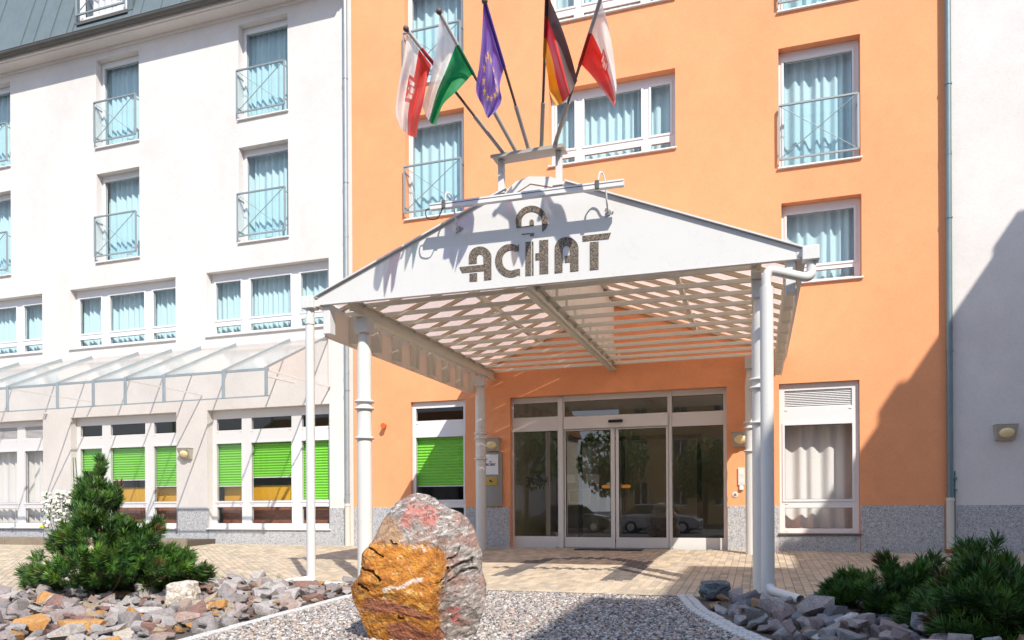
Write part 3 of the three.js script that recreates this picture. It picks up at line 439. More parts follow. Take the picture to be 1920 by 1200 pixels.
// the canvas: x runs from the pole outwards, y from the pole's tip downwards
const bands = (cols) => (x, w, h) => { cols.forEach((c, i) => { x.fillStyle = c; x.fillRect(0, i * h / cols.length, w, h / cols.length + 1); }); };
{
  const F = (zx, zy, z) => onZ(720 + zx / 4, zy / 4, z);
  const defs = [
    { name: 'white_red_flag', label: 'white over red flag with a town crest on the outermost sloping pole', base: [905, 1160], tip: [165, 215], tipZ: 7.45, h: [[172, 250], [355, 490]], L: [[172, 250], [150, 420], [108, 640], [88, 850], [110, 940]], R: [[355, 490], [322, 610], [300, 740], [268, 880], [243, 1030]], tex: (x, w, h) => { bands(['#eee9e6', '#d8352c'])(x, w, h); crest(x, w * 0.48, h * 0.49, h * 0.17, '#cf3a34', '#eadcd6'); }, fold: 2.3 },
    { name: 'white_green_flag', label: 'white over green flag on a sloping dark pole', base: [995, 1145], tip: [412, 85], tipZ: 7.45, h: [[418, 112], [668, 550]], L: [[418, 112], [392, 330], [345, 600], [285, 795]], R: [[668, 550], [560, 670], [440, 790], [392, 940]], tex: bands(['#f1eeed', '#0b9456']), fold: 2.0 },
    { name: 'blue_star_flag', label: 'violet blue flag with yellow stars on a steep dark pole', base: [1088, 1130], tip: [755, 8], tipZ: 7.45, h: [[750, 25], [905, 490]], L: [[745, 25], [735, 250], [715, 480], [692, 695], [745, 800]], R: [[905, 490], [868, 650], [882, 745], [850, 820], [785, 886]], tex: (x, w, h) => { x.fillStyle = '#7659c4'; x.fillRect(0, 0, w, h); x.fillStyle = '#f2d478'; for (let i = 0; i < 12; i++) { const a = i * Math.PI / 6; star(x, w * 0.47 + Math.cos(a) * h * 0.29, h * 0.5 + Math.sin(a) * h * 0.29, h * 0.075); } }, fold: 2.6 },
    { name: 'black_red_gold_flag', label: 'black red and gold flag on the upright pole', base: [1180, 1115], tip: [1222, -60], tipZ: 7.45, h: [[1225, -50], [1197, 415]], L: [[1225, -50], [1330, 200], [1405, 430], [1450, 605]], R: [[1197, 415], [1228, 560], [1245, 700], [1287, 795]], tex: bands(['#544446', '#cf1d24', '#f0a800']), fold: 1.6 },
    { name: 'white_red_flag', label: 'white and red flag in front of the triple window on a pole leaning outwards', base: [1275, 1105], tip: [1640, -60], tipZ: 7.45, h: [[1622, -30], [1467, 470]], L: [[1622, -30], [1680, 180], [1722, 420], [1745, 640]], R: [[1467, 470], [1560, 570], [1650, 690], [1730, 805]], tex: (x, w, h) => { bands(['#efebea', '#de3a30'])(x, w, h); crest(x, w * 0.5, h * 0.52, h * 0.14, '#c9322b', '#ecd8d4'); }, fold: 1.8 },
  ];
  defs.forEach((d, k) => {
    const t = thing('flag', d.label, 'flag', [0, 0, 0], 'flags on the canopy'), A = F(...d.base, 6.13), T = F(...d.tip, d.tipZ);
    const onPole = (zx, zy) => { const u = clamp01((zy - d.base[1]) / (d.tip[1] - d.base[1])); return 6.13 + (d.tipZ - 6.13) * u; };
    const Q = A.clone().lerp(T, 0.33);
    part(t, 'pole_sleeve', rod(A.toArray(), Q.toArray(), 0.026, 0.026, 12), M.poleSleeve); part(t, 'pole', rod(Q.toArray(), T.toArray(), 0.016, 0.016, 10), M.pole);
    const fin = new THREE.SphereGeometry(0.035, 12, 8); fin.translate(T.x, T.y, T.z); part(t, 'finial', fin, M.pole);
    const curve = (pts) => { const c = new THREE.CatmullRomCurve3(pts.map(([x, y]) => new THREE.Vector3(x, y, 0))); return (u) => c.getPoint(u); };
    const Lc = curve(d.L), Rc = curve(d.R), n = 48, m = 48, v = [], uv = [], idx = [];
    const zt = onPole(...d.h[0]), zb = onPole(...d.h[1]);
    for (let j = 0; j <= m; j++) for (let i = 0; i <= n; i++) {
      const s = i / n, u = j / m, l = Lc(u), r = Rc(u);
      // s: tip side to lower side of the hoist, u: pole to free end
      const hx = l.x + (r.x - l.x) * s, hy = l.y + (r.y - l.y) * s + Math.sin(s * Math.PI) * 40 * sstep(0.5, 1, u) * (k % 2 ? 1 : 0.6);
      const zh = zt + (zb - zt) * s, amp = 0.075 * sstep(0, 0.5, u);
      const z = zh + (zt * 0.35 + zb * 0.65 - zh) * 0.8 * u + amp * Math.sin(s * Math.PI * 2 * d.fold + k + u * 1.1) + 0.02 * sstep(0.1, 0.6, u) * Math.sin(s * 21 + u * 4 + k) + 0.014 * Math.sin(u * 9 + s * 3 + k);
      const p = F(hx, hy, z); v.push(p.x, p.y, p.z); uv.push(u, 1 - s);
    }
    for (let j = 0; j < m; j++) for (let i = 0; i < n; i++) { const a = j * (n + 1) + i; idx.push(a, a + 1, a + n + 1, a + 1, a + n + 2, a + n + 1); }
    const g = new THREE.BufferGeometry(); g.setAttribute('position', new THREE.Float32BufferAttribute(v, 3)); g.setAttribute('uv', new THREE.Float32BufferAttribute(uv, 2)); g.setIndex(idx); g.computeVertexNormals();
    const cm = phy(1, 1, 1, 0.75, { map: canvasTex(256, 192, d.tex), transmission: 0.55, thickness: 0, side: THREE.DoubleSide });
    const cl = part(t, 'cloth', g, cm, { keepUV: true });
    const P0 = F(...d.h[0], zt), P1 = F(...d.h[1], zb), ax = T.clone().sub(A), foot = (p) => A.clone().addScaledVector(ax, clamp01(p.clone().sub(A).dot(ax) / ax.lengthSq())), sl = rod(foot(P1).toArray(), foot(P0).toArray(), 0.021, 0.021, 10), su = sl.attributes.uv; for (let i = 0; i < su.count; i++) su.setX(i, 0.02); part(cl, 'hoist_sleeve', sl, cm, { keepUV: true });
  });
}
// ---------------------------------------------------------------- glass awning on the pale wing
{
  const t = thing('glass_awning', 'long glass awning on grey steel frame along the pale wing', 'awning'), ZA = 2.35, YT = 4.82, YF = 3.68, YB = 3.13;
  const xs = [-9.38, -10.42, -11.94, -12.98, -13.87, -14.91, -16.43, -17.47, -18.99, -20.03, -21.6];
  const dy = (YT - YF) / ZA;
  for (let i = 0; i < xs.length; i++) {
    const x = xs[i];
    part(t, 'rafter', bar([x, YF + 0.02, ZA], [x, YT + 0.015, 0.03], 0.018, 0.045), M.galv);
    part(t, 'front_post', BV(x - 0.035, x + 0.035, YB - 0.02, YF + 0.03, ZA + 0.002, ZA + 0.03, 0.004), M.galv);
    if (i % 3 === 0) part(t, 'arm', bar([x, YF - 0.03, ZA], [x, YF - 0.03, 0.01], 0.022, 0.03), M.white2);
    if (i + 1 < xs.length) {
      const x1 = xs[i + 1], g = new THREE.BoxGeometry(x - x1 - 0.03, 0.008, Math.hypot(ZA, YT - YF)); g.rotateX(Math.atan(dy)); g.translate((x + x1) / 2, (YT + YF) / 2 + 0.0, ZA / 2 + 0.0); part(t, 'roof_pane', g, M.awning);
      part(t, 'front_pane', pane(x1 + 0.04, x - 0.04, YB + 0.01, YF - 0.03, ZA), M.glass);
    }
  }
  part(t, 'top_rail', B(-21.65, -9.36, YF - 0.035, YF + 0.012, ZA - 0.045, ZA - 0.002), M.galv); part(t, 'bottom_rail', B(-21.65, -9.33, YB - 0.018, YB + 0.006, ZA - 0.02, ZA - 0.002), M.galv);
  part(t, 'wall_rail', B(-21.65, -9.36, YT - 0.03, YT + 0.03, 0.004, 0.05), M.white2);
  const tg = new THREE.Shape([[0, YF], [-ZA, YF], [0, YT]].map((p) => new THREE.Vector2(...p))), sg = new THREE.ShapeGeometry(tg); sg.rotateY(Math.PI / 2); sg.translate(-9.385, 0, 0); part(t, 'end_pane', sg, M.glass);
  part(t, 'end_post', bar([-9.36, YF - 0.02, 0.06], [-9.36, YT - 0.02, 0.06], 0.03), M.white2);
  part(t, 'lower_arm', bar([-9.40, YB + 0.4, ZA - 0.05], [-9.40, YB + 0.42, 1.35], 0.04, 0.05), M.white2);
}
// ---------------------------------------------------------------- things on the walls
function downpipe(label, x, z, top, mat, y1, rustFoot) {
  const t = thing('downpipe', label, 'downpipe');
  part(t, 'pipe', rod([x, y1, z], [x, top, z], 0.052, 0.052, 18), mat);
  for (let y = y1 + 0.25; y < top; y += 2.37) { part(t, 'clip', [rod([x, y - 0.014, z], [x, y + 0.014, z], 0.062, 0.062, 16), bar([x, y, z], [x, y, 0.005], 0.02)], mat); }
  for (const q of [3.0, 6.1]) part(t, 'joint', rod([x, y1 + q, z], [x, y1 + q + 0.07, z], 0.057, 0.057, 16), mat);
  part(t, 'standpipe', [rod([x, -0.1, z], [x, y1 - 0.03, z], 0.064, 0.064, 18), rod([x, y1 - 0.03, z], [x, y1 + 0.03, z], 0.074, 0.066, 18)], M.castPipe);
  if (rustFoot) part(t, 'rusted_foot', rod([x, -0.06, z], [x, 0.07, z], 0.0665, 0.0665, 18), M.rust, { label: 'rusty lower end of the standpipe' });
}
downpipe('grey zinc downpipe where the pale wing meets the orange facade', -8.885, 0.09, 12.9, M.galv, 0.92, false);
downpipe('teal grey downpipe with rusty foot between orange and white walls', 3.245, 0.10, 16, std(0.19, 0.26, 0.28, 0.45, { metalness: 0.35, map: zincMap }), 0.95, true);
part(scene.children[scene.children.length - 1], 'earthing_rod', [rod([3.33, -0.05, 0.06], [3.33, 1.45, 0.06], 0.01, 0.01, 8), B(3.29, 3.36, 1.30, 1.34, 0.03, 0.09), B(3.30, 3.36, 1.10, 1.13, 0.03, 0.09)], std(0.10, 0.22, 0.24, 0.5));
function wallLamp(x, y, z, label) {
  const t = thing('wall_lamp', label, 'lamp', [x, y, z], 'wedge wall lamps'), P = [];
  for (const [px, py, pz] of [[-0.165, 0.13, 0], [0.165, 0.13, 0], [0.165, 0.13, 0.19], [-0.165, 0.13, 0.19], [-0.145, -0.13, 0], [0.145, -0.13, 0], [0.145, -0.13, 0.07], [-0.145, -0.13, 0.07], [-0.165, 0.11, 0.195], [0.165, 0.11, 0.195]]) P.push(new THREE.Vector3(px, py, pz));
  part(t, 'housing', new ConvexGeometry(P), M.lampBody); part(t, 'cover_plate', BV(-0.175, 0.175, 0.131, 0.145, -0.0, 0.205, 0.004), M.lampBody);
  const g = new THREE.SphereGeometry(1, 24, 16); g.scale(0.118, 0.088, 0.05); g.rotateX(0.44); g.translate(0.0, -0.005, 0.142); part(t, 'lens', g, M.lampGlass);
}
wallLamp(-13.43, 2.21, 0.002, 'wedge wall lamp with oval lens on pale pier between two green-blind windows');
wallLamp(-5.37, 2.18, 0.002, 'wedge wall lamp above the steel sign board beside the entrance');
wallLamp(-0.30, 2.13, 0.002, 'wedge wall lamp above the intercom at the entrance');
wallLamp(4.10, 2.10, 0.033, 'wedge wall lamp on the shaded white wall');
{
  const t = thing('sign_board', 'brushed steel board with a white hotel sign and brass plaque', 'sign');
  part(t, 'board', BV(-5.66, -5.17, 0.87, 2.03, 0.01, 0.045, 0.004), M.stainless);
  const w = part(t, 'sign_plate', BV(-5.60, -5.25, 1.55, 1.98, 0.047, 0.06, 0.003), M.paper); logo(w, -5.425, 1.76, 0.061, 0.24, M.dark);
  const b = part(t, 'plaque', BV(-5.58, -5.27, 1.32, 1.50, 0.047, 0.058, 0.003), M.brass); part(b, 'plaque_mark', [B(-5.45, -5.41, 1.40, 1.44, 0.059, 0.062), B(-5.42, -5.38, 1.385, 1.41, 0.059, 0.062)], M.dark);
  const ic = thing('intercom', 'small beige intercom box under the wall lamp', 'intercom', [-0.295, 1.42, 0.002]);
  part(ic, 'box', BV(-0.065, 0.065, -0.17, 0.17, 0, 0.035, 0.01), M.beigePlastic); part(ic, 'speaker', BV(-0.045, 0.045, 0.03, 0.13, 0.034, 0.04, 0.003), M.sill); part(ic, 'button', BV(-0.04, 0.04, -0.12, -0.05, 0.034, 0.042, 0.003), M.pvc); part(ic, 'key_box', BV(-0.035, 0.04, -0.26, -0.175, 0, 0.05, 0.006), M.paper);
  const ks = thing('key_switch', 'round steel key switch below the intercom', 'switch', [-0.41, 1.07, 0.002]); part(ks, 'rosette', (() => { const g = rod([0, 0, 0], [0, 0, 0.014], 0.058, 0.052, 24); return g; })(), M.beigePlastic); part(ks, 'cylinder_lock', rod([0, 0, 0.0145], [0, 0, 0.022], 0.026, 0.026, 16), M.stainless);
  const oc = thing('pipe_cap', 'small orange pipe cap on the sunny orange wall', 'cap', [-7.97, 2.70, 0]); part(oc, 'spout', rod([0, 0, 0], [0.02, -0.01, 0.12], 0.045, 0.055, 16), M.orangeCap); part(oc, 'rim', rod([0.02, -0.01, 0.12], [0.022, -0.011, 0.135], 0.06, 0.06, 16), M.orangeCap);
  const hk = thing('wall_hook', 'tiny metal hook on the pale wall under the awning', 'hook', [-18.05, 3.42, 0]); part(hk, 'peg', rod([0, 0, 0], [0.01, -0.02, 0.1], 0.025, 0.03, 10), M.castPipe);
  const wd = thing('door_lettering', 'dark hotel logo lettering on the fixed glass beside the sliding door', 'lettering'); logo(wd, -4.47, 1.42, -0.168, 0.52, M.dark);
  const ht = canvasTex(256, 48, (x, w2, h) => { x.clearRect(0, 0, w2, h); x.fillStyle = '#22211f'; x.font = 'bold 34px sans-serif'; x.textBaseline = 'middle'; [...'HOTEL'].forEach((ch, i) => x.fillText(ch, 8 + i * 52, h / 2)); });
  const hp = new THREE.PlaneGeometry(0.42, 0.08); hp.translate(-4.47, 1.25, -0.167); part(wd, 'hotel_word', hp, new THREE.MeshStandardMaterial({ map: ht, transparent: true, alphaTest: 0.4, roughness: 0.6 }), { keepUV: true });
  const arrow = (x, s) => { const sh = new THREE.Shape([[0, 0], [0.04, 0.035], [0.2, 0.035], [0.2, -0.035], [0.04, -0.035]].map(([a, b]) => new THREE.Vector2(x + s * a, 1.265 + b))); const g = new THREE.ShapeGeometry(sh); g.translate(0, 0, -0.17); return g; };
  const st = thing('arrow_sticker', 'orange arrow sticker pointing to the fixed glass with the lettering', 'sticker', [0, 0, 0]); part(st, 'print', arrow(-3.07, 1), new THREE.MeshStandardMaterial({ color: col(0.75, 0.3, 0.02), roughness: 0.5, side: THREE.DoubleSide }));
  const s2 = thing('arrow_sticker', 'orange arrow sticker pointing towards the intercom', 'sticker', [0, 0, 0]); part(s2, 'print', arrow(-2.45, -1), new THREE.MeshStandardMaterial({ color: col(0.75, 0.3, 0.02), roughness: 0.5, side: THREE.DoubleSide }));
  // inner swing door of the lobby
  const idr = thing('inner_door', 'dark framed inner glass door with two bow handles', 'door', [0, 0, 0]), z = -2.3;
  part(idr, 'frame', holed(-4.6, -1.2, 0.015, 2.5, [[-4.5, -4.05, 0.08, 2.4], [-3.97, -3.02, 0.08, 2.4], [-2.94, -1.3, 0.6, 2.4]], z - 0.06, z), M.black);
  for (const [a, b] of [[-4.5, -4.05], [-3.97, -3.02], [-2.94, -1.3]]) part(idr, 'pane', pane(a, b, b > -2 ? 0.6 : 0.08, 2.4, z - 0.03), M.glass);
  for (const s of [-1, 1]) part(idr, 'handle', tube([[-4.01 + s * 0.04, 1.24, z + 0.01], [-4.01 + s * 0.05, 1.25, z + 0.06], [-4.01 + s * 0.22, 1.25, z + 0.06], [-4.01 + s * 0.25, 1.22, z + 0.06], [-4.01 + s * 0.25, 0.98, z + 0.06], [-4.01 + s * 0.22, 0.95, z + 0.06], [-4.01 + s * 0.05, 0.95, z + 0.06], [-4.01 + s * 0.04, 0.96, z + 0.01]], 0.017, 50, 8, 0.3), M.pvc);
  for (const x of [-4.28, -3.7]) part(idr, 'notice', B(x - 0.16, x + 0.16, 1.42, 1.62, z + 0.004, z + 0.008), M.paper);
  const mt = thing('door_mat', 'dark rubber mat sunk in the paving before the sliding door', 'mat', [0, 0, 0]); part(mt, 'grid', [BV(-3.5, -2.83, -0.016, 0.004, 0.12, 0.52, 0.004), BV(-2.81, -2.15, -0.016, 0.004, 0.12, 0.52, 0.004)], M.dark);
}

// ---------------------------------------------------------------- gravel path, kerbs, stone beds
const kerbR = [[-0.90, 6.09], [-0.80, 6.5], [-0.70, 6.95], [-0.52, 7.45], [-0.30, 8.0], [-0.02, 8.55], [0.4, 9.2], [0.95, 9.9], [1.7, 10.7]];
const xKerbR = (z) => { for (let i = 0; i + 1 < kerbR.length; i++) if (z <= kerbR[i + 1][1]) { const t = (z - kerbR[i][1]) / (kerbR[i + 1][1] - kerbR[i][1]); return kerbR[i][0] + t * (kerbR[i + 1][0] - kerbR[i][0]); } return 1.9; };
const xKerbL = (z) => -4.80 - 0.035 * (z - 6.9);
{
  const bed = structure(grp(scene, 'gravel_path')); bed.rotation.x = SLOPE;
  part(bed, 'gravel_base', flat([[-5.0, 6.1], [-0.85, 6.1], ...kerbR, [1.7, 12.5], [-5.1, 12.5]], -0.022), std(0.16, 0.15, 0.14, 1, { map: rockMap }));
  part(bed, 'edge_strip', BV(-6.4, -0.9, -0.08, -0.004, 6.075, 6.125, 0.008), M.soil);
  const k = structure(grp(scene, 'kerb')); k.rotation.x = SLOPE;
  const r = rng(5);
  for (let z = 6.35; z < 12; z += 0.235) { const o = part(k, 'kerb_stone', BV(-0.05, 0.05, -0.1, 0.012, -0.115, 0.115, 0.01), M.kerb); o.position.set(xKerbL(z), (r() - 0.5) * 0.008, z); o.rotation.y = (r() - 0.5) * 0.04; }
  const k2 = structure(grp(scene, 'kerb_001')); k2.name = 'kerb_001'; k2.rotation.x = SLOPE;
  const cv = new THREE.CatmullRomCurve3(kerbR.map(([x, z]) => new THREE.Vector3(x, 0, z)));
  const L = cv.getLength();
  for (let s = 0.05; s < L; s += 0.105) for (const side of [0, 1]) { const u = s / L, p = cv.getPointAt(u), t = cv.getTangentAt(u), off = 0.03 + side * 0.1; const o = part(k2, 'sett', BV(-0.046, 0.046, -0.1, 0.012, -0.049, 0.049, 0.01), M.kerb); o.position.set(p.x + t.z * off, (r() - 0.5) * 0.01, p.z - t.x * off); o.rotation.set((r() - 0.5) * 0.05, Math.atan2(t.x, t.z) + (r() - 0.5) * 0.06, 0); }
  // loose gravel
  const g = new THREE.Group(); g.name = 'gravel'; g.userData = { kind: 'stuff', label: 'pale mixed gravel around the boulder', category: 'gravel' }; scene.add(g);
  const N = 46000, nv = 4, cols = [[0.50, 0.46, 0.42], [0.38, 0.35, 0.33], [0.62, 0.59, 0.55], [0.26, 0.25, 0.25], [0.50, 0.36, 0.27], [0.42, 0.33, 0.32], [0.17, 0.17, 0.18], [0.68, 0.65, 0.62]];
  for (let q = 0; q < nv; q++) {
    const base = new THREE.IcosahedronGeometry(1, 0), p = base.attributes.position, rr = rng(70 + q), mp = new Map();
    for (let i = 0; i < p.count; i++) { const key = [p.getX(i), p.getY(i), p.getZ(i)].map((v) => v.toFixed(3)).join(); if (!mp.has(key)) mp.set(key, 0.7 + 0.6 * rr()); const s = mp.get(key); p.setXYZ(i, p.getX(i) * s, p.getY(i) * s * 0.65, p.getZ(i) * s); }
    base.computeVertexNormals();
    const im = new THREE.InstancedMesh(base, std(1, 1, 1, 0.9), N / nv); im.name = 'gravel_pieces'; im.castShadow = im.receiveShadow = true;
    const m = new THREE.Matrix4(), qt = new THREE.Quaternion(), c = new THREE.Color();
    for (let i = 0; i < N / nv; i++) {
      let x, z; do { z = 6.13 + rr() * (rr() < 0.75 ? 3.6 : 6.2); x = -5.1 + rr() * 6.8; } while (x < xKerbL(z) + 0.06 || x > xKerbR(z) - 0.03);
      const s = 0.009 + 0.014 * rr() * rr(); qt.setFromEuler(new THREE.Euler((rr() - 0.5) * 1.2, rr() * 6.3, (rr() - 0.5) * 1.2));
      m.compose(new THREE.Vector3(x, gy(z) - 0.018 + s * 0.3 + rr() * 0.009 + 0.012 * fbm(x * 1.3, z * 1.3, 4, 2), z), qt, new THREE.Vector3(s * (0.8 + 0.7 * rr()), s, s)); im.setMatrixAt(i, m);
      const k3 = cols[Math.floor(rr() * cols.length)], v = 0.62 + 0.3 * rr(); im.setColorAt(i, c.setRGB(k3[0] * v, k3[1] * v, k3[2] * v));
    }
    g.add(im);
  }
}
// ---------------------------------------------------------------- loose slate
{
  const r = rng(900);
  const shape = (seed, sx, sy, sz, n) => { const q = rng(seed), P = []; for (let i = 0; i < n; i++) { const a = q() * 6.283, rad = 0.55 + 0.45 * q(), y = (q() * 2 - 1); P.push(new THREE.Vector3(Math.cos(a) * rad * sx, y * sy * (0.7 + 0.3 * q()), Math.sin(a) * rad * sz)); } return metreUV(new ConvexGeometry(P)); };
  const flatS = Array.from({ length: 12 }, (_, i) => shape(300 + i, 0.5, 0.16 + 0.012 * (i % 5), 0.36, 17 + (i % 4) * 2)), chunky = Array.from({ length: 8 }, (_, i) => shape(400 + i, 0.5, 0.3, 0.38, 22));
  const rock = (a, b, c) => std(a, b, c, 0.82, { map: rockMap, bumpMap: rockBump, bumpScale: 0.008 });
  const pale = [rock(0.44, 0.41, 0.40), rock(0.54, 0.50, 0.48), rock(0.34, 0.31, 0.31), rock(0.40, 0.335, 0.325), rock(0.44, 0.33, 0.285), rock(0.29, 0.165, 0.14), rock(0.50, 0.385, 0.27), rock(0.58, 0.30, 0.10), rock(0.58, 0.52, 0.44)];
  const paleN = ['mid grey', 'light grey', 'dark grey', 'mauve grey', 'pinkish brown', 'dark red brown', 'tan', 'rust orange', 'cream'], darkN = ['slate grey', 'blue grey', 'plum grey', 'brownish grey', 'rust brown', 'pale grey', 'charcoal'];
  const wPale = [0, 0, 0, 1, 1, 1, 1, 2, 2, 2, 3, 3, 3, 4, 4, 5, 5, 6, 7, 8];
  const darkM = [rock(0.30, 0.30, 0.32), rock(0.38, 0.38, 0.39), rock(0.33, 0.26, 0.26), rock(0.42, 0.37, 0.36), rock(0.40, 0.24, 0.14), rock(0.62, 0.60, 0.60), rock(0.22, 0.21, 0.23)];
  const bedsoil = structure(grp(scene, 'stone_bed')); bedsoil.rotation.x = SLOPE;
  part(bedsoil, 'bed_soil', flat([[-4.83, 6.1], [-6.4, 6.09], [-7.1, 5.88], [-9.6, 7.97], [-12, 9.22], [-12, 12.5], [-5.0, 12.5]], -0.02), M.soil); part(bedsoil, 'bed_soil', flat([[-0.85, 6.1], [9, 6.1], [9, 12.5], [1.9, 12.5], ...kerbR.slice().reverse()], -0.02), M.soil);
  const stones = [];
  const edgeL = (x) => x > -6.4 ? 6.12 : x > -7.1 ? 6.12 - (-6.4 - x) * 0.33 : 5.9 + (-7.1 - x) * 0.84;
  const seen = (x, z) => { const q = new THREE.Vector3(x, gy(z), z).sub(EYE), cz = -q.x * Math.sin(YAW) - q.z * Math.cos(YAW); if (cz < 1) return false; const u = (q.x * Math.cos(YAW) - q.z * Math.sin(YAW)) / cz, v = -q.y / cz; return Math.abs(u) < 0.72 && v * FOCAL + CY < 1215; };
  for (let layer = 0; layer < 2; layer++) for (let x = -12; x < -4.9; x += 0.165) for (let z = 5.9; z < 11.5; z += 0.165) {
    const px = x + (r() - 0.5) * 0.16, pz = z + (r() - 0.5) * 0.16, s = (layer ? 0.11 : 0.14) + 0.34 * Math.pow(r(), 3.6);
    if (px > xKerbL(pz) - 0.06 - s * 0.3 || pz < edgeL(px) + s * 0.25) continue; if (layer && r() < 0.45) continue; if (Math.hypot(px + 6.3, pz - 8.1) < 0.22) continue;
    stones.push({ x: px, z: pz, s, y: layer * 0.055 + 0.02, left: true, v: seen(px, pz) });
  }
  for (let layer = 0; layer < 2; layer++) for (let x = -0.8; x < 4.5; x += 0.21) for (let z = 6.2; z < 10.5; z += 0.21) {
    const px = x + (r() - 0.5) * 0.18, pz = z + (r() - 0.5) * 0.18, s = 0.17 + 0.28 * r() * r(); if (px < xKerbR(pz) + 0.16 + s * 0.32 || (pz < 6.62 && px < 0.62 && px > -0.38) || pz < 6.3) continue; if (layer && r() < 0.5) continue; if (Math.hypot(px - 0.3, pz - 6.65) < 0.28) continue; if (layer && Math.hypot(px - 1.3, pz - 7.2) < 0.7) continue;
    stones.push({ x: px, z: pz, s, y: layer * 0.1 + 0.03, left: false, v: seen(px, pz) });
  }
  const restL = [], restR = []; let nL = 0, nR = 0;
  const order = stones.map((s) => ({ ...s, d: Math.hypot(s.x, s.z - 15.1) / (s.s * s.s) })).sort((a, b) => (b.v - a.v) || a.d - b.d);
  for (const s of order) {
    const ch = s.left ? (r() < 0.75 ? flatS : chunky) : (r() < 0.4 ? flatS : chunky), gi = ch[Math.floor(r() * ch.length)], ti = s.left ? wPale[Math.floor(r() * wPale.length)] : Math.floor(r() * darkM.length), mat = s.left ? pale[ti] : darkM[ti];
    const look = (s.s > 0.3 ? 'large ' : s.s > 0.19 ? 'medium sized ' : 'small ') + (ch === flatS ? 'flat ' : 'chunky ') + (s.left ? paleN : darkN)[ti];
    const rot = [(r() - 0.5) * 0.95, r() * 6.28, (r() - 0.5) * 0.95], sc = [s.s, s.s * (0.8 + 0.5 * r()), s.s * (0.8 + 0.4 * r())];
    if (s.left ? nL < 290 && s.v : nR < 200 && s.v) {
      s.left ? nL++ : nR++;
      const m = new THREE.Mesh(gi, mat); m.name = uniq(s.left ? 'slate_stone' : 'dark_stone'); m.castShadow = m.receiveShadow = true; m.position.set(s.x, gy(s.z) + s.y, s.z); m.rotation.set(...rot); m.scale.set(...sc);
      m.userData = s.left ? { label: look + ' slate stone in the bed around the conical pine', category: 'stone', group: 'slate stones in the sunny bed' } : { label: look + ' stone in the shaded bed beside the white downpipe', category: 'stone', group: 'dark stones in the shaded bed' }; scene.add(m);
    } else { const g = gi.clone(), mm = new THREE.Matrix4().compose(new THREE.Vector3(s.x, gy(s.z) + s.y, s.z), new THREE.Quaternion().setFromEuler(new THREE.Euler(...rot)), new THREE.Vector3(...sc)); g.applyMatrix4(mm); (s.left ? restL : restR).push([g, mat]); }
  }
  for (const [l, name, label] of [[restL, 'slate_rubble', 'remaining small slate rubble of the sunny bed'], [restR, 'stone_rubble', 'remaining dark rubble of the shaded bed']]) {
    const o = new THREE.Group(); o.name = name; o.userData = { kind: 'stuff', label, category: 'rubble' }; scene.add(o); const by = new Map(); l.forEach(([g, m]) => by.set(m, [...(by.get(m) ?? []), g])); by.forEach((gs, m) => part(o, 'rubble', gs, m, { keepUV: true }));
  }
  // pale block and the dark cobble by the plate
  const soft = (seed, sx, sy, sz, rough) => { const g = new THREE.IcosahedronGeometry(1, 5), p = g.attributes.position, v = new THREE.Vector3(); for (let i = 0; i < p.count; i++) { v.fromBufferAttribute(p, i); const q = Math.max(Math.abs(v.x), Math.abs(v.y), Math.abs(v.z)), k = 1 / (0.35 + 0.65 * q) * (1 + rough * fbm(v.x * 1.6 + seed, v.y * 1.6, v.z * 1.6)); p.setXYZ(i, v.x * k * sx, v.y * k * sy, v.z * k * sz); } g.computeVertexNormals(); return g; };
  const w = new THREE.Mesh(metreUV(soft(3, 0.17, 0.155, 0.15, 0.35)), std(0.72, 0.66, 0.58, 0.9, { map: rockMap.clone(), bumpMap: rockBump, bumpScale: 0.01 })); w.material.map.repeat.set(0.6, 0.6); w.name = 'white_stone'; w.userData = { label: 'large pale limestone block in front of the conical pine', category: 'stone' }; w.position.set(-6.3, gy(8.1) + 0.14, 8.1); w.rotation.set(0, 0.3, 0.06); w.castShadow = w.receiveShadow = true; scene.add(w);
  const dcob = new THREE.Mesh(metreUV(soft(9, 0.165, 0.10, 0.12, 0.5)), rock(0.14, 0.165, 0.19)); dcob.name = 'cobble'; dcob.userData = { label: 'rounded blue grey cobble at the edge of the paving by the white downpipe', category: 'stone' }; dcob.position.set(-0.46, gy(6.2) + 0.10, 6.22); dcob.rotation.y = 0.5; dcob.castShadow = dcob.receiveShadow = true; scene.add(dcob);
}
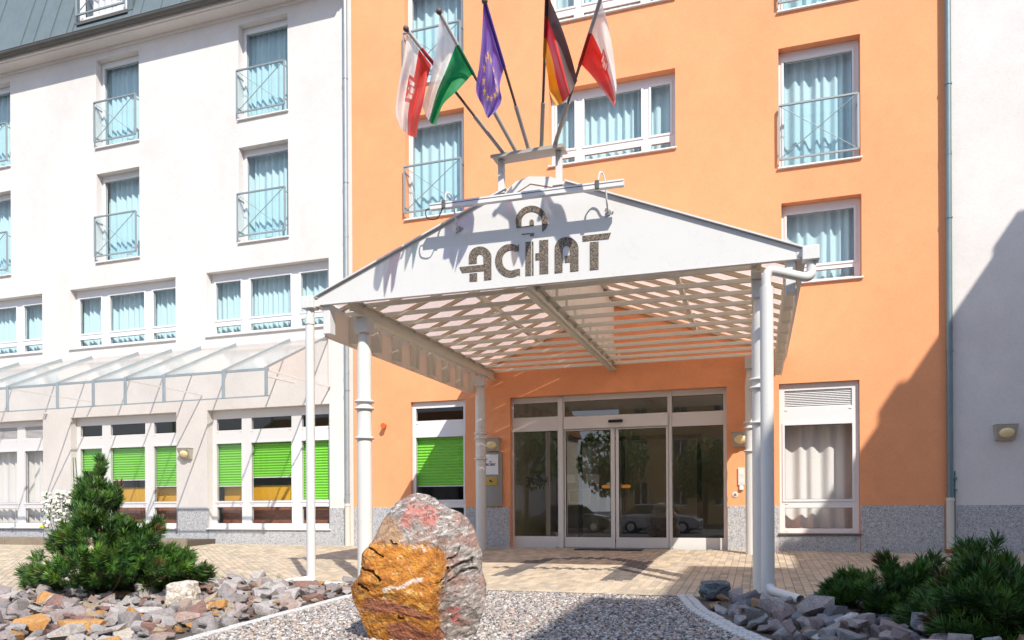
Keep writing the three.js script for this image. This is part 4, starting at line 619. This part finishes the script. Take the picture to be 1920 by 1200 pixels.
// ---------------------------------------------------------------- boulder
{
  const O = [[500, 105], [560, 100], [640, 112], [690, 130], [720, 165], [800, 205], [930, 275], [1000, 350], [1030, 480], [1052, 570], [1050, 700], [1085, 790], [1085, 900], [1055, 1010], [1015, 1140], [990, 1215], [830, 1290], [300, 1290], [215, 1215], [165, 1090], [130, 980], [78, 890], [75, 800], [145, 700], [155, 550], [235, 455], [300, 300], [395, 160]];
  const c0 = [570, 700], t = new THREE.Vector3(-2.92, 0, 9.1).sub(EYE).dot(new THREE.Vector3(-Math.sin(YAW), 0, -Math.cos(YAW))), k = t / FOCAL / 4;
  const pts = O.map(([x, y]) => [(x - c0[0]) * k, -(y - c0[1]) * k]);
  const rad = (phi) => { const dx = Math.cos(phi), dy = Math.sin(phi); let best = 0; for (let i = 0; i < pts.length; i++) { const [ax, ay] = pts[i], [bx, by] = pts[(i + 1) % pts.length], ex = bx - ax, ey = by - ay, den = dx * ey - dy * ex; if (Math.abs(den) < 1e-9) continue; const u = (ax * ey - ay * ex) / den, s = (ax * dy - ay * dx) / den; if (u > 0 && s >= -1e-6 && s <= 1 + 1e-6) best = Math.max(best, u); } return best; };
  const PL = [[-0.12, 0.16, 0.98, 0.20], [0.72, 0.10, 0.69, 0.30], [0.42, 0.72, 0.55, 0.42], [-0.55, 0.55, 0.63, 0.40], [-0.80, -0.05, 0.60, 0.46], [0.05, 0.78, 0.62, 0.47], [0.85, 0.45, 0.27, 0.50], [-0.25, -0.35, 0.9, 0.27], [0.55, -0.3, 0.78, 0.33]].map((q) => { const l = Math.hypot(q[0], q[1], q[2]); return [q[0] / l, q[1] / l, q[2] / l, q[3]]; });
  const NP = 420, NS = 210, v = [], col3 = [], idx = [];
  const inP = (x, y, P) => inPoly(x, y, P);
  const oPoly = [[40, 780], [150, 520], [240, 445], [400, 430], [540, 455], [700, 455], [850, 530], [885, 620], [830, 740], [815, 880], [830, 1000], [835, 1300], [100, 1300], [40, 900]], tan = [[225, 450], [320, 270], [420, 290], [470, 420], [420, 450]], red = [[440, 290], [520, 170], [640, 150], [760, 195], [745, 290], [640, 345], [570, 300], [520, 360], [455, 370]], pur1 = [[150, 880], [330, 890], [500, 930], [700, 1050], [730, 1085], [500, 1035], [300, 1010], [165, 990]], pur2 = [[320, 1130], [480, 1090], [650, 1165], [840, 1110], [840, 1300], [320, 1300]];
  const cracks = [[[220, 505], [270, 520], [322, 548], 9], [[150, 655], [250, 688], [312, 732], 8], [[130, 782], [215, 832], 9], [[725, 750], [840, 712], [885, 650], 9], [[830, 760], [930, 640], [1015, 600], 16], [[820, 790], [930, 700], [1020, 660], 13], [[410, 1062], [452, 1076], 5], [[380, 440], [415, 460], 4], [[880, 580], [960, 500], 5]];
  const segD = (x, y, a, b) => { const dx = b[0] - a[0], dy = b[1] - a[1], u = clamp01(((x - a[0]) * dx + (y - a[1]) * dy) / (dx * dx + dy * dy)); return Math.hypot(x - a[0] - u * dx, y - a[1] - u * dy); };
  const crackAt = (x, y) => { let m = 0; for (const cr of cracks) { const w = cr[cr.length - 1]; for (let i = 0; i + 2 < cr.length; i++) m = Math.max(m, 1 - sstep(w * 0.4, w * 1.3, segD(x, y, cr[i], cr[i + 1]))); } return m; };
  const right = new THREE.Vector3(Math.cos(YAW), 0, -Math.sin(YAW)), back = new THREE.Vector3(Math.sin(YAW), 0, Math.cos(YAW));
  const table = Array.from({ length: NP + 1 }, (_, i) => rad(i / NP * Math.PI * 2));
  for (let j = 0; j <= NS; j++) for (let i = 0; i <= NP; i++) {
    const phi = (i % NP) / NP * Math.PI * 2, psi = (j / NS - 0.5) * Math.PI, front = psi > -0.35, cp = Math.pow(Math.max(0, Math.cos(psi)), 0.72), sp = Math.sin(psi);
    let lx = table[i % NP] * Math.cos(phi) * cp, ly = table[i % NP] * Math.sin(phi) * cp, lz = sp * (psi > 0 ? 0.30 : 0.42);
    const edge = 0.26 + 0.03 * noise3.noise(ly * 3, 4, 1); if (lx > edge) lz -= (lx - edge) * 0.7; if (ly > 0.22) lz -= (ly - 0.22) * 0.4; lz += 0.06 * Math.max(0, -ly) + 0.1 * Math.min(lx, edge);
    const n1 = fbm(lx * 2.6 + 3, ly * 2.6, lz * 2.6, 4), rid = 1 - Math.abs(noise3.noise(lx * 5 + ly * 2, ly * 9 - lx * 4, lz * 5)), fine = fbm(lx * 16, ly * 16 + lx * 5, lz * 16, 4);
    const zx = lx / k + c0[0], zy = -ly / k + c0[1], ck = front ? crackAt(zx + 55 * fbm(lx * 9, ly * 9, 3.3, 3), zy + 55 * fbm(lx * 9 + 5, ly * 9, 7.7, 3)) * sstep(-0.6, -0.1, noise3.noise(lx * 14, ly * 14, 6)) : 0;
    const side = front && lx < edge && ly < 0.22, lay = side ? 0.6 : 1;
    const wob = 1 + 0.05 * n1 + 0.012 * fine; lx *= wob; ly *= wob; lz += 0.09 * n1 + lay * 0.035 * (rid - 0.7) + 0.022 * fine + 0.012 * Math.abs(noise3.noise(lx * 22 + ly * 14, ly * 26, 1.7)) + 0;
    const nz = 0.014 * fine + 0.02 * (rid - 0.75);
    for (const [a1, b1, c1, o1] of PL) { const d = lx * a1 + ly * b1 + lz * c1 - o1 - nz; if (d > 0) { const q = d * 0.93; lx -= a1 * q; ly -= b1 * q; lz -= c1 * q; } }
    lz -= 0.05 * ck;
    const p = right.clone().multiplyScalar(lx).addScaledVector(back, lz); v.push(p.x, ly, p.z);
    // minerals
    const jx = zx + 60 * fbm(lx * 7, ly * 7, 1, 3) + 25 * noise3.noise(lx * 40, ly * 40, 2), jy = zy + 60 * fbm(lx * 7, ly * 7, 9, 3) + 25 * noise3.noise(lx * 40, ly * 40, 5), a = fbm(lx * 9, ly * 9, lz * 9, 4), bb = fbm(lx * 30 + 7, ly * 30, lz * 30, 3);
    const streak = fbm(lx * 10 + ly * 6, ly * 34 - lx * 12, 3, 3);
    const mix = (A, Bc, w) => A.map((q, n2) => q + (Bc[n2] - q) * w), vein = 1 - sstep(0.0, 0.05, Math.abs(noise3.noise(lx * 6 + ly * 3, ly * 7, 8.1))), hair = 1 - sstep(0.0, 0.035, Math.abs(noise3.noise(lx * 11, ly * 13 + lx * 4, 2.9)));
    let C = mix([0.20, 0.165, 0.145], [0.43, 0.385, 0.355], clamp01(0.5 + 1.5 * streak + 0.8 * a)); C = mix(C, [0.31, 0.185, 0.15], 0.85 * sstep(-0.05, 0.2, fbm(lx * 5 + 2, ly * 8, 4, 3))); C = mix(C, [0.62, 0.60, 0.57], 0.7 * sstep(0.12, 0.3, streak + 0.4 * bb)); C = mix(C, [0.13, 0.115, 0.11], 0.55 * hair);
    if (front) {
      const kx = 30 * noise3.noise(lx * 18, ly * 18, 11), ky = 30 * noise3.noise(lx * 18, ly * 18, 14), ow = (inP(jx, jy, oPoly) + inP(jx + 22 + kx, jy - 18 + ky, oPoly) + inP(jx - 26 + ky, jy - 34 - kx, oPoly) + inP(jx + 40 - kx, jy + 8, oPoly)) / 4, G0 = C;
      if (ow > 0) { const m = clamp01(0.5 + 1.2 * a + 0.5 * streak); C = mix([0.30, 0.10, 0.016], [0.60, 0.25, 0.032], m); C = mix(C, [0.64, 0.37, 0.10], 0.7 * sstep(0.08, 0.3, fbm(lx * 13 + 4, ly * 9, 6, 3))); C = mix(C, [0.17, 0.055, 0.02], 0.6 * hair); C = mix(C, [0.60, 0.52, 0.40], 0.75 * vein * sstep(0.0, 0.2, a)); if (inP(jx, jy, pur1) || inP(jx, jy, pur2)) C = mix(C, [0.27, 0.095, 0.07], 0.75); C = mix(G0, C, ow); }
      else if (inP(jx, jy, tan)) C = mix(C, [0.40, 0.235, 0.12], 0.8);
      else if (inP(jx, jy, red)) C = mix(C, [0.45, 0.13, 0.10], 0.4 + 0.45 * sstep(-0.1, 0.15, a + 0.5 * bb));
      else if (Math.hypot(jx - 900, jy - 975) < 32 || Math.hypot(jx - 915, jy - 1050) < 36) C = mix(C, [0.48, 0.12, 0.11], 0.7);
      const vn = Math.min(segD(jx * 0.6 + zx * 0.4, jy * 0.6 + zy * 0.4, [330, 810], [470, 765]), segD(jx * 0.6 + zx * 0.4, jy * 0.6 + zy * 0.4, [470, 765], [600, 712])), vn2 = segD(jx, jy, [540, 495], [640, 500]); C = mix(C, [0.64, 0.60, 0.54], 0.8 * (1 - sstep(6, 19, Math.min(vn, vn2 + 3))));
    }
    col3.push(...C.map((q) => Math.max(0.012, q)));
  }
  for (let j = 0; j < NS; j++) for (let i = 0; i < NP; i++) { const a = j * (NP + 1) + i; idx.push(a, a + 1, a + NP + 1, a + 1, a + NP + 2, a + NP + 1); }
  const g = new THREE.BufferGeometry(); g.setAttribute('position', new THREE.Float32BufferAttribute(v, 3)); g.setAttribute('color', new THREE.Float32BufferAttribute(col3, 3)); g.setIndex(idx); g.computeVertexNormals(); metreUV(g);
  const m = new THREE.Mesh(g, new THREE.MeshStandardMaterial({ vertexColors: true, roughness: 0.8, bumpMap: rockBump, bumpScale: 0.012 })); m.name = 'boulder'; m.castShadow = m.receiveShadow = true;
  m.userData = { label: 'large upright boulder with an ochre orange face on the gravel', category: 'boulder' };
  const ctr = EYE.clone().addScaledVector(dir(640 + c0[0] / 4, 900 + c0[1] / 4), t); m.position.copy(ctr); scene.add(m);
}
// ---------------------------------------------------------------- mountain pines
const tuftGeos = [];
{
  for (let q = 0; q < 4; q++) {
    const r = rng(1500 + q), v = [], n = [];
    const H = 0.13;
    for (let i = 0; i < 85; i++) { // needles around a shoot along +y
      const a = r() * 6.283, y = H * Math.pow(r(), 0.7), up = 0.35 + 0.9 * (y / H) + 0.3 * r(), len = 0.06 + 0.04 * r(), w = 0.0042;
      const d = new THREE.Vector3(Math.cos(a), up, Math.sin(a)).normalize(), side = new THREE.Vector3(r() - 0.5, r() - 0.5, r() - 0.5).cross(d).normalize(), o = new THREE.Vector3(Math.cos(a) * 0.006, y, Math.sin(a) * 0.006), bend = new THREE.Vector3(0, 0.012 * r(), 0), mid = o.clone().addScaledVector(d, len * 0.55), tip = o.clone().addScaledVector(d, len).add(bend), nn = d.clone().cross(side);
      const A = o.clone().addScaledVector(side, w * 0.6), Bq = o.clone().addScaledVector(side, -w * 0.6), C = mid.clone().addScaledVector(side, w), D = mid.clone().addScaledVector(side, -w);
      for (const p of [A, Bq, C, Bq, D, C, C, D, tip]) { v.push(p.x, p.y, p.z); n.push(nn.x, nn.y, nn.z); }
    }
    const g = new THREE.BufferGeometry(); g.setAttribute('position', new THREE.Float32BufferAttribute(v, 3)); g.setAttribute('normal', new THREE.Float32BufferAttribute(n, 3)); tuftGeos.push(g);
  }
}
const needleMat = phy(1, 1, 1, 0.55, { transmission: 0.25, thickness: 0, side: THREE.DoubleSide });
function pine(name, label, poly, zc, count, seed, deep, base, size = 1, lead = []) {
  const t = thing(name, label, 'shrub', base), r = rng(seed), xs = poly.map((p) => p[0]), ys = poly.map((p) => p[1]), x0 = Math.min(...xs), x1 = Math.max(...xs), y0 = Math.min(...ys), y1 = Math.max(...ys);
  const dist = (x, y) => { let d = 1e9; for (let i = 0; i < poly.length; i++) { const a = poly[i], b = poly[(i + 1) % poly.length], dx = b[0] - a[0], dy = b[1] - a[1], u = clamp01(((x - a[0]) * dx + (y - a[1]) * dy) / (dx * dx + dy * dy)); d = Math.min(d, Math.hypot(x - a[0] - u * dx, y - a[1] - u * dy)); } return d; };
  const B0 = new THREE.Vector3(...base), tufts = [];
  let guard = 0;
  while (tufts.length < count && guard++ < count * 60) {
    const px = x0 + r() * (x1 - x0), py = y0 + r() * (y1 - y0); if (!inPoly(px, py, poly) || dist(px, py) < 3) continue;
    const th = Math.min(deep, dist(px, py) * 0.0125 * (deep / 0.8) + 0.02), zz = zc + th * (r() < 0.6 ? Math.sqrt(r()) : -Math.sqrt(r()));
    const clump = fbm(px * 0.03, py * 0.03, zz * 2.2 + seed, 2); if (clump < 0.0 && r() < 0.93) continue;
    const p = onZ(px, py, zz); if (p.y < gy(p.z) + 0.05) continue; p.y = Math.max(gy(p.z) + 0.04, p.y - 0.075 * size); tufts.push(p);
  }
  for (const [px, py, zz] of lead) tufts.push(onZ(px, py, zz));
  const per = tuftGeos.map(() => []); tufts.forEach((p) => per[Math.floor(r() * 4)].push(p));
  const fol = grp(t, 'foliage'); fol.userData.kind = 'stuff'; fol.position.copy(B0).negate();
  per.forEach((list, q) => {
    const im = new THREE.InstancedMesh(tuftGeos[q], needleMat, list.length); im.name = 'needles'; im.castShadow = im.receiveShadow = true; const m = new THREE.Matrix4(), c = new THREE.Color(), up = new THREE.Vector3(0, 1, 0);
    list.forEach((p, i) => { const d = p.clone().sub(B0); d.y = d.y * 0.5 + 0.55; d.x += (r() - 0.5) * 0.7; d.z += (r() - 0.5) * 0.7; d.normalize(); const s = size * (0.72 + 0.5 * r()) * (1 - 0.22 * sstep(0.7, 1.4, p.y - B0.y)); m.compose(p, new THREE.Quaternion().setFromUnitVectors(up, d).multiply(new THREE.Quaternion().setFromAxisAngle(up, r() * 6.28)), new THREE.Vector3(s, s, s)); im.setMatrixAt(i, m); const w = r(), k = 0.55 + 0.9 * r() * r(); if (w < 0.03) c.setRGB(0.16 * k, 0.10 * k, 0.03 * k); else c.setRGB((0.045 + 0.085 * w * w) * k, (0.125 + 0.125 * w) * k, 0.022 * k); im.setColorAt(i, c); });
    fol.add(im);
  });
  const nb = Math.min(46, Math.floor(tufts.length / 18));
  for (let i = 0; i < nb; i++) { const p = tufts[Math.floor(r() * tufts.length)], e = p.clone().sub(B0), midp = e.clone().multiplyScalar(0.5); midp.y *= 0.75; part(t, 'branch', tube([[0.04 * (r() - 0.5), -0.02, 0.04 * (r() - 0.5)], midp.toArray(), e.toArray()], 0.010 + 0.007 * r(), 10, 6), M.bark); }
  for (const l of lead) { const e = onZ(...l).sub(B0); part(t, 'stem', tube([[0, -0.02, 0], [e.x * 0.4, e.y * 0.45, e.z * 0.5], e.toArray()], 0.014, 14, 7), M.bark); }
  return t;
}
pine('pine_shrub', 'tall conical mountain pine shrub in the sunny slate bed', [[45, 1075], [62, 1040], [105, 1020], [118, 975], [140, 935], [150, 905], [160, 890], [176, 885], [186, 855], [196, 858], [198, 905], [214, 910], [228, 920], [228, 940], [210, 965], [245, 985], [262, 1000], [282, 975], [300, 980], [300, 1010], [322, 1025], [345, 1035], [388, 1062], [380, 1080], [340, 1095], [300, 1108], [250, 1120], [180, 1128], [100, 1125], [60, 1108]], 7.55, 900, 21, 0.85, [-7.95, gy(7.6), 7.6], 1.1, [[190, 868, 7.5], [189, 882, 7.5], [187, 896, 7.52], [226, 922, 7.5], [290, 985, 7.5]]);
pine('pine_shrub', 'loose low mountain pine shrub near the granite plinth in the shade', [[1552, 1120], [1562, 1085], [1578, 1075], [1600, 1085], [1640, 1062], [1655, 1050], [1672, 1052], [1690, 1075], [1705, 1062], [1735, 1052], [1752, 1048], [1758, 1075], [1775, 1080], [1790, 1180], [1700, 1190], [1620, 1165], [1560, 1140]], 6.9, 270, 22, 0.55, [1.25, gy(6.9), 6.95], 1.05, [[1576, 1092, 6.9], [1664, 1066, 6.8], [1748, 1070, 6.7], [1612, 1096, 7.0]]);
pine('pine_shrub', 'dense mounded mountain pine shrub overhanging the dark stones', [[1722, 1200], [1720, 1150], [1745, 1120], [1775, 1085], [1800, 1060], [1825, 1025], [1848, 1018], [1872, 1022], [1882, 1062], [1910, 1085], [1960, 1090], [2040, 1130], [2080, 1230], [1980, 1290], [1780, 1290]], 7.75, 520, 23, 0.75, [2.0, gy(8), 7.9], 1.15, [[1835, 1045, 7.7], [1862, 1042, 7.75], [1905, 1085, 7.8]]);
// white flowering plant and stakes by the wall
{
  const P = onZ(112, 1000, 1.3), t = thing('flower_bush', 'white flowering bush behind the conical pine', 'bush', [P.x, 0.1, 1.3]), r = rng(77);
  const petals = [], leaves = [];
  for (let i = 0; i < 150; i++) { const a = r() * 6.28, rr = 0.42 * Math.sqrt(r()), y = 0.35 + 0.85 * r(), x = Math.cos(a) * rr, z = Math.sin(a) * rr * 0.7; const g = new THREE.IcosahedronGeometry(0.03 + 0.03 * r(), 0); g.scale(1, 0.6, 1); g.rotateZ(r() * 3); g.translate(x, y, z); petals.push(g); for (let k = 0; k < 2; k++) { const l = new THREE.CircleGeometry(0.045, 5); l.scale(0.5, 1, 1); l.rotateX(r() * 3); l.rotateY(r() * 6); l.translate(x + (r() - 0.5) * 0.1, y - 0.08 * r(), z + (r() - 0.5) * 0.1); leaves.push(l); } }
  part(t, 'blossoms', petals, std(0.80, 0.79, 0.75, 0.8)); part(t, 'leaves', leaves, new THREE.MeshStandardMaterial({ color: col(0.06, 0.13, 0.03), roughness: 0.7, side: THREE.DoubleSide }));
  for (let i = 0; i < 6; i++) part(t, 'stem', rod([0.03 * i - 0.1, -0.02, 0], [0.11 * i - 0.28, 0.8, (r() - 0.5) * 0.3], 0.008, 0.005, 6), M.bark);
  const yf = thing('yellow_flower', 'small yellow flower beside the white flowering bush', 'flower', [P.x - 0.28, 0.1, 1.5]); part(yf, 'petals', [0, 1, 2, 3].map((i) => { const g = new THREE.IcosahedronGeometry(0.05, 1); g.scale(1, 0.5, 0.7); g.rotateY(i); g.translate(0.04 * Math.cos(i * 1.6), 0.32 + 0.02 * i, 0.04 * Math.sin(i * 1.6)); return g; }), std(0.75, 0.52, 0.02, 0.7)); part(yf, 'stalk', rod([0, -0.02, 0], [0, 0.33, 0], 0.006, 0.005, 6), std(0.08, 0.16, 0.03, 0.7));
  for (const [a, b, lab] of [[[137, 858], [140, 930], 'thin upright green plant stake by the pale wall'], [[141, 858], [149, 930], 'thin leaning green plant stake by the pale wall']]) { const s = thing('garden_stake', lab, 'stake'), p = onZ(...a, 0.75), q = onZ(...b, 0.75), d = q.clone().sub(p); part(s, 'cane', rod([q.x + d.x * 0.9, 0.1, 0.75], p.toArray(), 0.011, 0.011, 6), std(0.05, 0.16, 0.10, 0.6)); }
  const w = onZ(523, 1090, 6.2), gw = thing('weed', 'small tuft of grass at the paving edge beside the slate', 'plant', [w.x, gy(6.2) - 0.02, 6.2]), bl = []; for (let i = 0; i < 26; i++) { const g = new THREE.ConeGeometry(0.004, 0.14 + 0.1 * r(), 3); g.translate(0, 0.08, 0); g.rotateZ((r() - 0.5) * 0.8); g.rotateY(r() * 6); g.translate((r() - 0.5) * 0.04, 0, (r() - 0.5) * 0.04); bl.push(g); } part(gw, 'leaves', bl, std(0.20, 0.28, 0.04, 0.7));
}

// ---------------------------------------------------------------- what stands behind and beside the camera: it shades the yard and shows in the glass
{
  const wing = thing('side_wing', 'tall yard wing with tiled eaves that shades the corner', 'building');
  const blocks = [[7.15, 3.0, 13.6, 10.0], [7.15, 13.6, 18.2, 12.5], [7.15, 18.2, 34, 13.7]];
  blocks.forEach(([x, za, zb, h], i) => {
    const s = holed(za, zb - 0.002, -0.7, h, Array.from({ length: Math.floor((zb - za) / 2.6) }, (_, k) => [za + 0.8 + k * 2.6, za + 2.0 + k * 2.6, 1.0, 2.7]), 0, 0.35); s.rotateY(-Math.PI / 2); s.translate(x + 0.75, 0, 0); part(wing, 'wall', s, M.white2);
    for (let k = 0; k < Math.floor((zb - za) / 2.6); k++) { const w = grp(wing, 'window'), z0 = za + 0.8 + k * 2.6; const f = holed(z0, z0 + 1.2, 1.0, 2.7, [[z0 + 0.08, z0 + 1.12, 1.08, 2.62]], 0, 0.07); f.rotateY(-Math.PI / 2); f.translate(x + 0.62, 0, 0); part(w, 'frame', f, M.pvc); const p = pane(z0 + 0.08, z0 + 1.12, 1.08, 2.62, 0); p.rotateY(-Math.PI / 2); p.translate(x + 0.58, 0, 0); part(w, 'pane', p, M.glass); }
    part(wing, 'rear_wall', B(x + 6, x + 6.3, -0.7, h, za, zb - 0.002), M.white2); part(wing, 'roof', B(x, x + 6.6, h + 0.002, h + 0.22, za - 0.2, zb - 0.21), M.zincDark); part(wing, 'end_wall', B(x + 0.76, x + 5.99, -0.7, h, zb - 0.3, zb - 0.01), M.white2);
  });
  for (const [z, h, w] of [[4.35, 0.42, 0.5], [6.7, 0.5, 0.45], [9.4, 0.7, 0.8]]) part(wing, 'chimney', B(7.5, 8.0, 10.2, 10.2 + h + 0.3, z - w / 2, z + w / 2), M.rust);
  function house(name, label, x0, x1, h, ZO, mat, roofH, gap) {
    const ob = thing(name, label, 'building'), ow = [], n = Math.floor((x1 - x0 - 1) / gap);
    for (let i = 0; i < n; i++) for (let f = 0; f < Math.floor(h / 3.3); f++) ow.push([x0 + 1.1 + i * gap, x0 + 2.3 + i * gap, 0.9 + f * 3.3, 2.8 + f * 3.3]);
    part(ob, 'wall', holed(x0, x1, -0.6, h, ow, ZO, ZO + 0.35), mat); part(ob, 'rear_wall', B(x0, x1, -0.6, h, ZO + 9, ZO + 9.3), mat); for (const [a, b] of [[x0, x0 + 0.3], [x1 - 0.3, x1]]) part(ob, 'end_wall', B(a, b, -0.6, h, ZO + 0.352, ZO + 8.998), mat);
    const rs = new THREE.Shape([[-0.4, h + 0.01], [9.7, h + 0.01], [4.65, h + roofH]].map((p) => new THREE.Vector2(...p))), rg = new THREE.ExtrudeGeometry(rs, { depth: x1 - x0 + 0.6, bevelEnabled: false }); rg.rotateY(-Math.PI / 2); rg.translate(x1 + 0.3, 0, ZO); part(ob, 'roof', rg, M.rust);
    for (const o of ow) { const w = grp(ob, 'window'); part(w, 'frame', holed(o[0], o[1], o[2], o[3], [[o[0] + 0.08, (o[0] + o[1]) / 2 - 0.04, o[2] + 0.08, o[3] - 0.08], [(o[0] + o[1]) / 2 + 0.04, o[1] - 0.08, o[2] + 0.08, o[3] - 0.08]], ZO + 0.12, ZO + 0.19), M.pvc); part(w, 'pane', pane(o[0] + 0.08, o[1] - 0.08, o[2] + 0.08, o[3] - 0.08, ZO + 0.16), M.black); }
  }
  house('street_house', 'ochre town house across the street mirrored in the glass door', -10.5, 9, 13.5, 44, std(0.62, 0.37, 0.16, 0.95, { map: stuccoTone }), 4, 3.1);
  house('street_house', 'low cream town house across the street mirrored behind the door lettering', -46, -16, 7.2, 44, std(0.66, 0.60, 0.50, 0.95, { map: stuccoTone }), 2.6, 3.4);
  const r = rng(4242);
  function streetTree(x, z, h, label) {
    const t = thing('street_tree', label, 'tree', [x, -0.56, z], 'trees across the street'); part(t, 'trunk', tube([[0, -0.05, 0], [0.1, h * 0.3, 0.05], [0.0, h * 0.7, 0]], 0.16, 12, 8), M.bark);
    for (let i = 0; i < 6; i++) { const a = i * 1.05; part(t, 'limb', tube([[0.08, h * 0.35 + i * 0.08 * h / 4, 0], [Math.cos(a) * h * 0.14, h * 0.6, Math.sin(a) * h * 0.14], [Math.cos(a) * h * 0.26, h * (0.72 + 0.03 * i), Math.sin(a) * h * 0.26]], 0.05, 8, 6), M.bark); }
    const lg = new THREE.CircleGeometry(0.12, 5), im = new THREE.InstancedMesh(lg, phy(0.11, 0.20, 0.035, 0.8, { transmission: 0.35, thickness: 0, side: THREE.DoubleSide }), 2600); im.name = 'crown'; im.userData.kind = 'stuff'; im.castShadow = true; const m = new THREE.Matrix4();
    for (let i = 0; i < 2600; i++) { let p; do p = new THREE.Vector3(r() * 2 - 1, r() * 2 - 1, r() * 2 - 1); while (p.length() > 1 || fbm(p.x * 2.2, p.y * 2.2, p.z * 2.2 + x, 2) < -0.08); m.compose(new THREE.Vector3(p.x * h * 0.36, h * 0.66 + p.y * h * 0.36, p.z * h * 0.36), new THREE.Quaternion().setFromEuler(new THREE.Euler(r() * 6, r() * 6, r() * 6)), new THREE.Vector3(1, 0.7 + r() * 0.6, 1)); im.setMatrixAt(i, m); }
    t.add(im);
  }
  streetTree(-8.6, 31, 6.4, 'bushy street tree mirrored behind the door lettering'); streetTree(-3.2, 33, 5.6, 'low street tree mirrored beside the parked cars'); streetTree(-15, 33, 8, 'tall street tree in front of the ochre town house');
  function parkedCar(x, z, turn, paint, label) {
    const t = thing('parked_car', label, 'car', [x, -0.56, z], 'cars parked across the street'); t.rotation.y = turn;
    const sh = new THREE.Shape([[-2.1, 0.3], [-2.15, 0.62], [-2.0, 0.86], [-1.25, 0.95], [1.05, 0.95], [1.9, 0.80], [2.15, 0.6], [2.12, 0.3]].map((p) => new THREE.Vector2(...p))), g = new THREE.ExtrudeGeometry(sh, { depth: 1.55, bevelEnabled: true, bevelSize: 0.07, bevelThickness: 0.09, bevelSegments: 3 }); g.translate(0, 0, -0.775); part(t, 'body', g, paint);
    const cs = new THREE.Shape([[-1.75, 0.94], [-1.2, 1.42], [0.15, 1.46], [0.55, 1.38], [1.15, 0.94]].map((p) => new THREE.Vector2(...p))), cg = new THREE.ExtrudeGeometry(cs, { depth: 1.3, bevelEnabled: true, bevelSize: 0.05, bevelThickness: 0.08, bevelSegments: 2 }); cg.translate(0, 0, -0.65); part(t, 'cabin_glass', cg, std(0.02, 0.025, 0.03, 0.08));
    part(t, 'roof', BV(-1.25, 0.4, 1.46, 1.53, -0.68, 0.68, 0.03), paint);
    for (const [a, b] of [[-1.35, -0.83], [1.35, -0.83], [-1.35, 0.83], [1.35, 0.83]]) { const w = grp(t, 'wheel'); part(w, 'tyre', rod([a, 0.32, b - 0.1], [a, 0.32, b + 0.1], 0.32, 0.32, 24), M.black); part(w, 'rim', rod([a, 0.32, b - 0.105], [a, 0.32, b + 0.105], 0.2, 0.2, 16), M.alu); }
    for (const s of [-0.55, 0.55]) part(t, 'headlight', BV(2.1, 2.21, 0.62, 0.75, s - 0.18, s + 0.18, 0.03), M.paper);
  }
  parkedCar(-5.0, 25, 0.05, phy(0.45, 0.46, 0.48, 0.3, { clearcoat: 1, metalness: 0.4 }), 'silver parked car mirrored in the sliding door'); parkedCar(-9.8, 25.4, 0.02, phy(0.05, 0.06, 0.08, 0.3, { clearcoat: 1, metalness: 0.3 }), 'dark blue parked car mirrored behind the lettering');
}
renderer.render(scene, camera);
